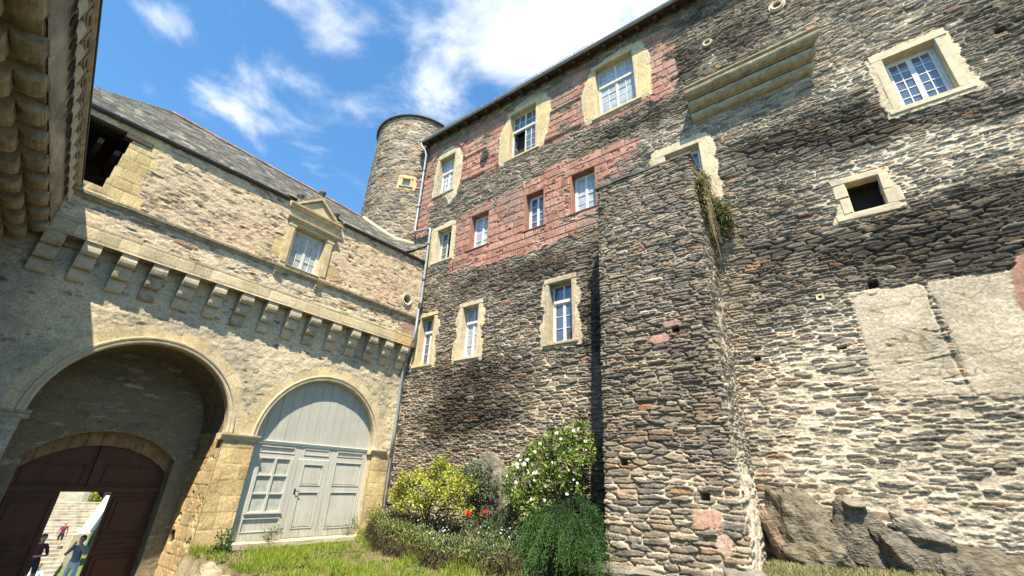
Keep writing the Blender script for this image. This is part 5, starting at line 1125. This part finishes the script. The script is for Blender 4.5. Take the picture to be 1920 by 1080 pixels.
# --- brown dead grass hanging over the front of the bank
n = 5200; ex = -12.0+6.4*RNG.random(n); ey = bed_y(ex)+RNG.normal(size=n)*.06-.03; ez = ground_z(ex, ey)*0+np.interp(ex, [-12.5, -10, -7.5, -5.8], [.32, .12, .10, .12])-.03-.24*RNG.random(n)
edg = leaves_mesh('dead_grass_fringe', np.stack([ex, ey-.04, ez], -1), rnd_dir(n)*.5+np.array((0, -.45, -.6))+np.where((RNG.random(n) < .3)[:, None], np.array((0, 0, 1.3)), 0), rnd_dir(n), .13*(.5+RNG.random(n)), .012, np.array([(.10, .078, .045), (.055, .042, .025), (.17, .14, .075), (.09, .11, .035)])[(RNG.random(n)*4).astype(int)]*(.7+.5*RNG.random(n))[:, None], M['grass'], None, base=(-9, 8, 0)); edg['kind'] = 'stuff'; edg['label'] = 'brown dead grass hanging over the edge of the planted bank'
# --- lawn
def blades(name, x, y, hgt, wid, cols, label, base):
    n = len(x); z = ground_z(x, y); lean = RNG.normal(size=(n, 2))*.42; a = RNG.random(n)*2*math.pi
    s = np.stack([np.cos(a)*wid, np.sin(a)*wid, 0*a], -1); b0 = np.stack([x, y, z-.01], -1)
    mid = b0+np.stack([lean[:, 0]*hgt*.4, lean[:, 1]*hgt*.4, hgt*.62], -1); tip = b0+np.stack([lean[:, 0]*hgt, lean[:, 1]*hgt, hgt*(1-.18*np.hypot(lean[:, 0], lean[:, 1]))], -1)
    co = np.stack([b0-s, b0+s, mid+s*.7, tip, mid-s*.7], 1).reshape(-1, 3); i5 = np.arange(n)[:, None]*5
    f = np.concatenate([i5+np.array([0, 1, 2, 4]), i5+np.array([4, 2, 3])], 1).ravel(); lt = np.tile([4, 3], n)
    o = raw_mesh(name, co, f, lt, M['grass'], None, col=np.repeat(cols, 5, 0), base=base); o['kind'] = 'stuff'; o['label'] = label; return o
n = 120000; lx = -12.45+9.2*RNG.random(n); ly = 3.0+6.4*RNG.random(n)
ok = (ly < bed_y(lx)+.05) & ~((lx < -8.6-.35*(3-ly)) & (ly < 4.62)) & (lx > XL+.02) & ~((lx < XL+.30) & (ly > 5.2) & (ly < 8.2)); lx, ly = lx[ok], ly[ok]
pn = fbm(lx*1.3, ly*1.3, 1300, 4); pf = fbm(lx*5, ly*5, 1301, 2)
thin = sst(.42, .54, pn+.25*(pf-.5)-.10*np.exp(-((lx+8.3)/1.0)**2-((ly-5.9)/.7)**2)); ok = RNG.random(len(lx)) < .16+.84*thin; lx, ly, pn, pf, thin = lx[ok], ly[ok], pn[ok], pf[ok], thin[ok]; n = len(lx)
cg = np.array((.20, .27, .035))*(1-.0*pn)[:, None]; dry = np.array((.33, .28, .12)); w_ = np.clip((1-thin)*.75+.35*(RNG.random(n) < .16), 0, 1)[:, None]
cg = (cg*(1-w_)+dry*w_)*(.65+.7*RNG.random(n))[:, None]
edge = sst(.5, 0, bed_y(lx)-ly)+.8*sst(.4, .1, lx-XL)
blades('lawn_grass', lx, ly, (.05+.10*RNG.random(n))*(.7+.6*thin)*(1+.9*edge), .0055, cg, 'short bright green grass with dry patches on the courtyard terrace', (-9, 6, -.2))
n = 15000; rx_ = -1.8+2.6*RNG.random(n)**1.5; ry_ = 7.6+2.15*RNG.random(n)**.6; cg = np.where((RNG.random(n) < .5)[:, None], np.array((.32, .29, .15)), np.array((.20, .22, .08)))*(.65+.7*RNG.random(n))[:, None]
blades('dry_grass_strip', rx_, ry_, .03+.07*RNG.random(n)**1.5, .005, cg, 'pale dry grass strip under the rocks right of the buttress', (0, 9, .5))
n = 900; wx_ = -12.2+7.2*RNG.random(n); wy_ = 4.6+3.2*RNG.random(n); cl3 = vn(wx_*2.2, wy_*2.2, 1400) > .55; wx_, wy_ = wx_[cl3], wy_[cl3]; n = len(wx_)
kk3 = np.repeat(np.arange(n), 7); an3 = RNG.random(len(kk3))*6.283; d3 = np.stack([np.cos(an3), np.sin(an3), .25+.5*RNG.random(len(kk3))], -1)
wd_ = leaves_mesh('lawn_weeds', np.stack([wx_[kk3], wy_[kk3], ground_z(wx_, wy_)[kk3]+.015], -1), d3, np.tile((0, 0, 1.), (len(kk3), 1)), .10*(.5+.8*RNG.random(len(kk3))), .035, np.array((.11, .17, .04))*(.6+.8*RNG.random(len(kk3)))[:, None], M['leaf'], None, base=(-9, 6, -.2)); wd_['kind'] = 'stuff'; wd_['label'] = 'broad leafed weeds scattered through the lawn'
# ================================================================== rocks
def rock(name, label, c, size, seed, mat, rot=(0, 0, 0), nplanes=16, rough=.10, sub=5, parent=None, group=None, base_z=None):
    rg = np.random.default_rng(seed); bm = bmesh.new(); bmesh.ops.create_icosphere(bm, subdivisions=sub, radius=1)
    P = np.array([v.co[:] for v in bm.verts]); nr = rg.normal(size=(nplanes, 3)); nr /= np.linalg.norm(nr, axis=1, keepdims=True); dd = .62+.4*rg.random(nplanes)
    r = np.min(np.where(P@nr.T > .05, dd[None]/np.maximum(P@nr.T, .05), 9), axis=1); r = np.minimum(r, 1.25)
    Q = P*r[:, None]
    nz = fbm(Q[:, 0]*2.2+Q[:, 2]*1.1+seed, Q[:, 1]*2.2+seed*.3+Q[:, 2]*1.3, seed, 4)-.5; n2 = fbm(Q[:, 0]*7+Q[:, 1]*5+seed, Q[:, 2]*3+Q[:, 1]*4, seed+50, 3)-.5
    Q = Q*(1+rough*2.0*nz+rough*.9*n2)[:, None]; Q = Q*np.array(size)
    Rm = np.array(Matrix.Rotation(rot[2], 3, 'Z')@Matrix.Rotation(rot[1], 3, 'Y')@Matrix.Rotation(rot[0], 3, 'X')); Q = Q@Rm.T
    for v, q_ in zip(bm.verts, Q): v.co = q_
    me = bpy.data.meshes.new(name); bm.to_mesh(me); bm.free(); o = link_mesh(name, me, mat, None, c); tag(o, label, 'rock', group or 'rocks at the foot of the walls'); return o
M['rockr'] = plain('rusty_schist', (.19, .13, .09), .9, .5, 4, .03, 12, (1, 1, 2.5)); M['rockg'] = plain('grey_green_schist', (.125, .108, .076), .95, .6, 5, .05, 14, (1, 1, 1.5)); M['rockd'] = plain('dark_schist', (.125, .11, .085), .92, .7, 6, .05, 14, (1.5, 1, 3))
rock('rock', 'tall pointed grey rock outcrop against the wall behind the white flowering bush', (-7.05, 9.75, 1.35), (.62, .38, 1.45), 3, M['rock'], (.0, .30, .2))
rock('rock', 'blunt grey rock behind the grey leafed shrub', (-8.05, 9.75, 1.15), (.55, .35, .95), 5, M['rock'], (.1, -.15, .4))
rock('rock', 'low dark rock beneath the white flowering bush', (-6.45, 9.35, .75), (.5, .4, .6), 8, M['rock'], (0, .3, .8))
rock('rock', 'narrow brownish leaning slab in the angle of the buttress and the wall', (-1.46, 9.84, .80), (.16, .22, .42), 12, M['rockr'], (0, -.22, .2), 16, .16)
rock('rock', 'large leaning grey rock face beside the brownish slab', (-.80, 10.06, .92), (.58, .34, .95), 16, M['rockg'], (-.12, -.38, .1), 20, .17)
rock('rock', 'low rough mossy rock under the large leaning rock face', (-.85, 9.72, .60), (.55, .30, .34), 18, M['rockg'], (0, -.2, .1), 20, .2)
rock('rock', 'dark split rock below the jutting stone at the foot of the wall', (-.10, 9.98, .92), (.42, .26, .60), 21, M['rockd'], (-.1, -.55, .3), 24, .24)
rock('rock', 'small flat stone jutting from the wall above the dark split rock', (-.22, 9.86, 1.48), (.22, .20, .07), 24, M['rock'], (.1, .05, 0), 16, .14, 4)
rock('rock', 'dark jagged rock leaning right at the wall foot', (.36, 9.93, .66), (.34, .26, .72), 28, M['rockd'], (-.1, -.62, .2), 24, .22)
rock('rock', 'crumbling rock above the dark jagged rock', (.55, 10.0, 1.12), (.42, .16, .22), 30, M['rock'], (0, .35, .0), 24, .26)
rock('rock', 'broad rough grey green rock at the lower right corner', (1.65, 10.14, .5), (1.2, .32, .72), 33, M['rockg'], (-.1, .12, .0), 20, .12)
rock('rock', 'small dark rock between the jagged rock and the grey green rock', (.75, 9.80, .55), (.30, .22, .32), 35, M['rockd'], (0, -.3, .4), 20, .2)
rock('rock', 'rough base stone under the right corner of the buttress', (-1.80, 8.42, .36), (.34, .22, .13), 36, M['rock'], (0, 0, .2), 14, .1, 4)
rock('rock', 'long flat foundation stone under the left corner of the buttress', (-3.75, 8.40, .20), (.75, .20, .12), 39, M['rock'], (0, .03, .05), 14, .08, 4)
rock('rock', 'low mossy base stone under the middle of the buttress', (-2.75, 8.36, .16), (.55, .2, .14), 47, M['rock'], (0, .02, -.05), 14, .1, 4)
rock('rock', 'pale rough kerb stone at the edge of the terrace above the gate path', (-10.9, 4.46, -.42), (.62, .22, .26), 41, M['rockl'], (0, 0, .1), 14, .1, 4)
rock('rock', 'second kerb stone nearer the viewer above the gate path', (-9.8, 4.35, -.42), (.5, .2, .24), 44, M['rockl'], (0, 0, -.1), 14, .1, 4)

# ================================================================== beyond the gate: steps up to the church, parapet, people
stair = thing('stone_staircase', 'wide pale stone staircase climbing away beyond the open gate', 'staircase', (-44, 8, -6.3))
ux = np.array((-.954, .301, 0)); uy = np.array((.301, .954, 0)); FSn = Fr((-44, 8.2, -6.3), (uy[0], uy[1], 0), (-ux[0], -ux[1], 0))
sb = MB(FSn); ns_ = 25
for i in range(ns_): sb.box(-7, .35, -(i+1)*.72-.6, -i*.72+.03, i*.172-.05*(i > 0)-.3, (i+1)*.172)
sb.build('steps', plain('pale_steps', (.29, .262, .20), .9, .55, 1.6, .03, 6), stair)
A1, B1 = on_x(143, 1004, -50.0), on_x(199, 929, -59.5); rw = MB(); nsg = 8
for i in range(nsg):
    a_, b_ = A1+(B1-A1)*i/nsg, A1+(B1-A1)*(i+.985)/nsg; w_ = np.array((.1, .62, 0)); h_ = np.array((0, 0, 1.3))
    rw.add([tuple(a_-h_), tuple(b_-h_), tuple(b_-h_+w_), tuple(a_-h_+w_), tuple(a_), tuple(b_), tuple(b_+w_), tuple(a_+w_)], [(0, 1, 2, 3), (4, 5, 6, 7), (0, 1, 5, 4), (1, 2, 6, 5), (2, 3, 7, 6), (3, 0, 4, 7)])
rw.build('sloping_parapet', plain('pale_parapet', (.52, .50, .44), .9, .12, 3), stair)
pr = MB(FSn); pa = on_x(128, 1026, -48.5); pr = MB(); pr.box(pa[0]-.4, pa[0]+.4, pa[1]-.2, pa[1]+.9, pa[2]-2.2, pa[2]+.9, .08); pr.build('parapet_pier', M['limeg'], stair, bevel=.06, rough=.03)
bank = MB(); w0 = np.array((0, .7, -.5)); w1 = np.array((3, 12, -.5)); dn = np.array((0, 0, -5.)); fw_ = np.array((7., -1.0, -2.3))
bank.add([tuple(A1+w0+fw_), tuple(B1+w0), tuple(B1+w1), tuple(A1+w1+fw_), tuple(A1+w0+fw_+dn), tuple(B1+w0+dn), tuple(B1+w1+dn), tuple(A1+w1+fw_+dn)], [(0, 1, 2, 3), (4, 5, 6, 7), (0, 1, 5, 4), (1, 2, 6, 5), (2, 3, 7, 6), (3, 0, 4, 7)])
bk_ = bank.build('grass_bank', plain('bank_grass', (.12, .19, .035), .9, .5, 3, .05, 6), None, base=(-52, 12, -5)); bk_['kind'] = 'structure'
church = thing('church_front', 'pale stone church front with a dark doorway at the top of the far staircase', 'church', (-64, 11, -2))
cw = MB(FSn); cw.box(-14, -1.2, -22, -20.5, 3.9, 12); cw.box(1.4, 12, -22, -20.5, 3.9, 12); cw.box(-1.2, 1.4, -22, -20.5, 7.5, 12); cw.build('wall', plain('church_wall', (.42, .39, .30), .9, .25, 2), church)
cd = MB(FSn); cd.box(-1.2, 1.4, -21.6, -21.3, 3.9, 7.5); cd.build('doorway', M['dark'], church)
for a in (-1.7, 1.5): b = MB(FSn); b.box(a, a+.5, -20.5, -19.9, 4.1, 8.5); b.build('pier', plain('church_pier', (.30, .26, .22), .9, .2), church, bevel=.03)
gb = on_x(176, 932, -62.5); shrub('yellow_shrub', 'yellow leafed bush beside the church door at the top of the far staircase', (gb[0], gb[1], gb[2]-1.1), [(gb[0], gb[1], gb[2]-.1, .3, .3, .45), (gb[0], gb[1]+.2, gb[2]-.4, .3, .3, .35)], 50, 10, .08, .16, .10, [(.33, .33, .06), (.25, .28, .05)], stems=5, stem_r=.04)

def skin_body(name, joints, edges, mat_fn, mats, parent=None, base=None):
    """one continuous skinned figure; joints: name -> (xyz, rx, ry)"""
    keys = list(joints); me = bpy.data.meshes.new(name); me.from_pydata([joints[k][0] for k in keys], [(keys.index(a), keys.index(b)) for a, b in edges], [])
    o = bpy.data.objects.new(name, me); C.objects.link(o); s = o.modifiers.new('skin', 'SKIN'); s.use_smooth_shade = True; s.branch_smoothing = .4
    for i, k in enumerate(keys): me.skin_vertices[0].data[i].radius = joints[k][1:3]
    for i in range(len(keys)): me.skin_vertices[0].data[i].use_root = (i == 0)
    su = o.modifiers.new('sub', 'SUBSURF'); su.levels = 2; su.render_levels = 2
    dg = bpy.context.evaluated_depsgraph_get(); m2 = bpy.data.meshes.new_from_object(o.evaluated_get(dg)); bpy.data.objects.remove(o)
    for m in mats: m2.materials.append(m)
    for p in m2.polygons: p.material_index = mat_fn(p.center); p.use_smooth = True
    return m2
SKIN = plain('skin', (.46, .27, .19), .6, .06, 12); HAIR1 = plain('brown_red_hair', (.10, .035, .022), .6, .3, 30); HAIR2 = plain('black_hair', (.015, .012, .010), .5, .3, 30); HAIR3 = plain('fair_hair', (.40, .30, .16), .6, .2, 30)
def cloth(n, c): return plain(n, c, .85, .15, 14)
def person(label, loc, face, kind, top, bottom, hairm, shoe, H=1.7, hair_long=False, scale=1.0):
    """face: heading in radians (0 looks along +x)"""
    t = thing('person', label, 'person', loc, 'people beyond the gate'); k = H/1.7
    J = {'pelvis': ((0, 0, .93), .125, .155), 'waist': ((0, 0, 1.08), .10, .13), 'chest': ((-.01, 0, 1.28), .12, .165), 'neckb': ((-.01, 0, 1.43), .07, .09), 'neck': ((0, 0, 1.49), .05, .05), 'jaw': ((.025, 0, 1.55), .062, .058), 'skull': ((.01, 0, 1.635), .085, .072), 'crown': ((.0, 0, 1.69), .05, .045)}
    Ed = [('pelvis', 'waist'), ('waist', 'chest'), ('chest', 'neckb'), ('neckb', 'neck'), ('neck', 'jaw'), ('jaw', 'skull'), ('skull', 'crown')]
    st = kind != 'sit'
    for s, sd_ in ((1, 'l'), (-1, 'r')):
        stride = {'climb': .20 if s > 0 else -.06, 'walk': .14*s}.get(kind, .02*s); lift = {'climb': .17 if s > 0 else 0}.get(kind, 0)
        if st:
            J['hip'+sd_] = ((0, .09*s, .88), .095, .095); J['knee'+sd_] = ((.03+stride*.7, .10*s, .50+lift*.9), .062, .062); J['calf'+sd_] = ((stride*.8-.02, .10*s, .34+lift), .058, .056); J['ankle'+sd_] = ((stride*.7-.02, .10*s, .09+lift), .040, .038); J['toe'+sd_] = ((stride*.7+.17, .11*s, .035+lift), .035, .042)
        else:
            J['hip'+sd_] = ((.05, .09*s, .90), .095, .095); J['knee'+sd_] = ((.48, .11*s, .92), .066, .066); J['calf'+sd_] = ((.50, .11*s, .72), .058, .056); J['ankle'+sd_] = ((.50, .11*s, .50), .040, .038); J['toe'+sd_] = ((.66, .11*s, .455), .035, .042)
        Ed += [('pelvis', 'hip'+sd_), ('hip'+sd_, 'knee'+sd_), ('knee'+sd_, 'calf'+sd_), ('calf'+sd_, 'ankle'+sd_), ('ankle'+sd_, 'toe'+sd_)]
        if kind == 'photo': el, wr, fd = (.14, .27*s, 1.20), (.24, .10*s, 1.47), np.array((.05, -.04*s, .07))
        elif kind == 'sit': el, wr, fd = (.10, .25*s, 1.12), (.30, .15*s, 1.02), np.array((.09, -.03*s, -.01))
        elif kind == 'cross': el, wr, fd = (.02, .27*s, 1.10), (.20, .06*s if s > 0 else -.02, 1.12), np.array((.05, -.06*s, .01))
        else: el, wr, fd = (-.05, .26*s, 1.13), (.07-.05*s, .27*s, .90), np.array((.02, -.0*s, -.09))
        J['sh'+sd_] = ((-.01, .165*s, 1.39), .062, .062); J['el'+sd_] = (el, .042, .042); J['wr'+sd_] = (wr, .027, .030); pm = np.array(wr)+fd*.8; J['palm'+sd_] = (tuple(pm), .018, .036)
        Ed += [('neckb', 'sh'+sd_), ('sh'+sd_, 'el'+sd_), ('el'+sd_, 'wr'+sd_), ('wr'+sd_, 'palm'+sd_)]
        f0 = fd/np.linalg.norm(fd); acr = np.cross(f0, (0, .3*s, 1)) if abs(f0[2]) < .8 else np.array((1., 0, 0)); acr = acr/np.linalg.norm(acr)
        for fi_, (off, ln_) in enumerate(((-.027, .060), (-.009, .072), (.009, .068), (.026, .052))):
            b_ = pm+acr*off+f0*.03; J['f%d%s' % (fi_, sd_)] = (tuple(b_), .0095, .0095); J['g%d%s' % (fi_, sd_)] = (tuple(b_+f0*ln_*.6), .0085, .0085); J['h%d%s' % (fi_, sd_)] = (tuple(b_+f0*ln_*.8+np.cross(acr, f0)*ln_*.35), .007, .007)
            Ed += [('palm'+sd_, 'f%d%s' % (fi_, sd_)), ('f%d%s' % (fi_, sd_), 'g%d%s' % (fi_, sd_)), ('g%d%s' % (fi_, sd_), 'h%d%s' % (fi_, sd_))]
        J['t'+sd_] = (tuple(pm-acr*.040-f0*.01), .010, .010); J['u'+sd_] = (tuple(pm-acr*.058+f0*.028), .009, .009); Ed += [('palm'+sd_, 't'+sd_), ('t'+sd_, 'u'+sd_)]
    topc, botc = cloth('top_cloth', top), cloth('bottom_cloth', bottom)
    shortz = .52 if kind in ('climb', 'photo') else .62
    slv = {'photo': .20, 'climb': .20}.get(kind, .22)
    def mf(c):
        if c.z > 1.455 or (kind == 'photo' and c.x > .15 and c.z > 1.10) : return 0
        if c.z < .10 and st: return 3
        if abs(c.y) > slv+.03 and c.z < 1.28: return 0
        if kind in ('cross', 'sit') and c.x > .13 and c.z > .98: return 0
        if c.z > .99: return 1
        if st: return 2 if c.z > shortz else 0
        return 2 if c.x < .40 else (3 if c.z < .52 else 0)
    me = skin_body('body', J, Ed, mf, [SKIN, topc, botc, cloth('shoes', shoe)])
    for v in me.vertices: v.co = v.co*k
    o = bpy.data.objects.new('body', me); C.objects.link(o); o.parent = t; BASE[o] = BASE[t]
    # hair as a cap with its own length; eyes, nose and mouth
    hb = bmesh.new(); bmesh.ops.create_uvsphere(hb, u_segments=20, v_segments=12, radius=1)
    for v in hb.verts:
        z_ = v.co.z; back = v.co.x < .25
        v.co = Vector((v.co.x*.098-.010, v.co.y*.088, v.co.z*.092+1.655))
        if v.co.x > .045 and z_ < .45: v.co.x = .03; v.co.z = max(v.co.z, 1.68)
        if z_ < -.1 and back and hair_long: v.co.z -= .22*(-z_); v.co.x -= .02
    bmesh.ops.scale(hb, vec=(k, k, k), verts=hb.verts)
    hm = bpy.data.meshes.new('hair'); hb.to_mesh(hm); hb.free(); hm.materials.append(hairm)
    for p_ in hm.polygons: p_.use_smooth = True
    ho2 = bpy.data.objects.new('hair', hm); C.objects.link(ho2); ho2.parent = t
    fc = MB(); fc.lathe((.088*k, 0, 1.585*k), [(.001, .05), (.010, .03), (.018, .004), (.001, -.004)], 8); fm = bpy.data.meshes.new('face'); bmf = bmesh.new()
    vs = [bmf.verts.new(tuple(v)) for v in fc.v]
    for f in fc.f:
        try: bmf.faces.new([vs[i] for i in f])
        except ValueError: pass
    bmf.to_mesh(fm); bmf.free(); fm.materials.append(SKIN); fo = bpy.data.objects.new('nose', fm); C.objects.link(fo); fo.parent = t
    for s in (1, -1):
        eb = bmesh.new(); bmesh.ops.create_uvsphere(eb, u_segments=8, v_segments=6, radius=.011*k); em = bpy.data.meshes.new('eye'); eb.to_mesh(em); eb.free(); em.materials.append(HAIR2); eo = bpy.data.objects.new('eye', em); C.objects.link(eo); eo.parent = t; eo.location = (.083*k, .030*k*s, 1.632*k)
        eb = bmesh.new(); bmesh.ops.create_uvsphere(eb, u_segments=8, v_segments=6, radius=1); em = bpy.data.meshes.new('ear'); eb.to_mesh(em); eb.free(); em.materials.append(SKIN); eo = bpy.data.objects.new('ear', em); C.objects.link(eo); eo.parent = t; eo.location = (.0, .078*k*s, 1.61*k); eo.scale = (.022*k, .012*k, .034*k)
    t.rotation_euler = (0, 0, face); return t
def floor_at(x, y): return float(ground_z(np.array([x]), np.array([y]))[0])
hw = on_x(85, 1003, -21.6); person('person in a maroon top and dark denim shorts walking towards the gate', (hw[0], hw[1], hw[2]-1.66), .25, 'cross', (.16, .035, .055), (.035, .045, .075), HAIR1, (.05, .05, .05), 1.66, True)
hm_ = on_x(158, 1006, -21.6); person('dark haired person in a blue grey shirt and white trousers raising both hands', (hm_[0], hm_[1], hm_[2]-1.76), -.55, 'photo', (.16, .21, .27), (.72, .72, .70), HAIR2, (.1, .1, .1), 1.76)
hc = on_x(125, 979, -50.5); person('person in a purple red shirt and dark shorts climbing the far steps', (hc[0], hc[1], hc[2]-1.74), math.pi-.17, 'climb', (.16, .018, .06), (.02, .02, .025), HAIR3, (.03, .03, .03), 1.72)
hs = on_x(78, 1050, -24.5); person('fair haired seated person in a light blue top in front of the steps', (hs[0], hs[1], hs[2]-1.70), -.3, 'sit', (.45, .58, .66), (.62, .62, .62), HAIR3, (.3, .3, .3), 1.6)
se = MB(); p = hs; se.box(p[0]-.25, p[0]+.30, p[1]-.8, p[1]+.8, p[2]-2.0, p[2]-.93); sw = se.build('low_wall', M['limeg'], None, bevel=.03, base=(p[0], p[1], p[2]-2.0)); tag(sw, 'low stone wall the fair haired person sits on', 'wall')
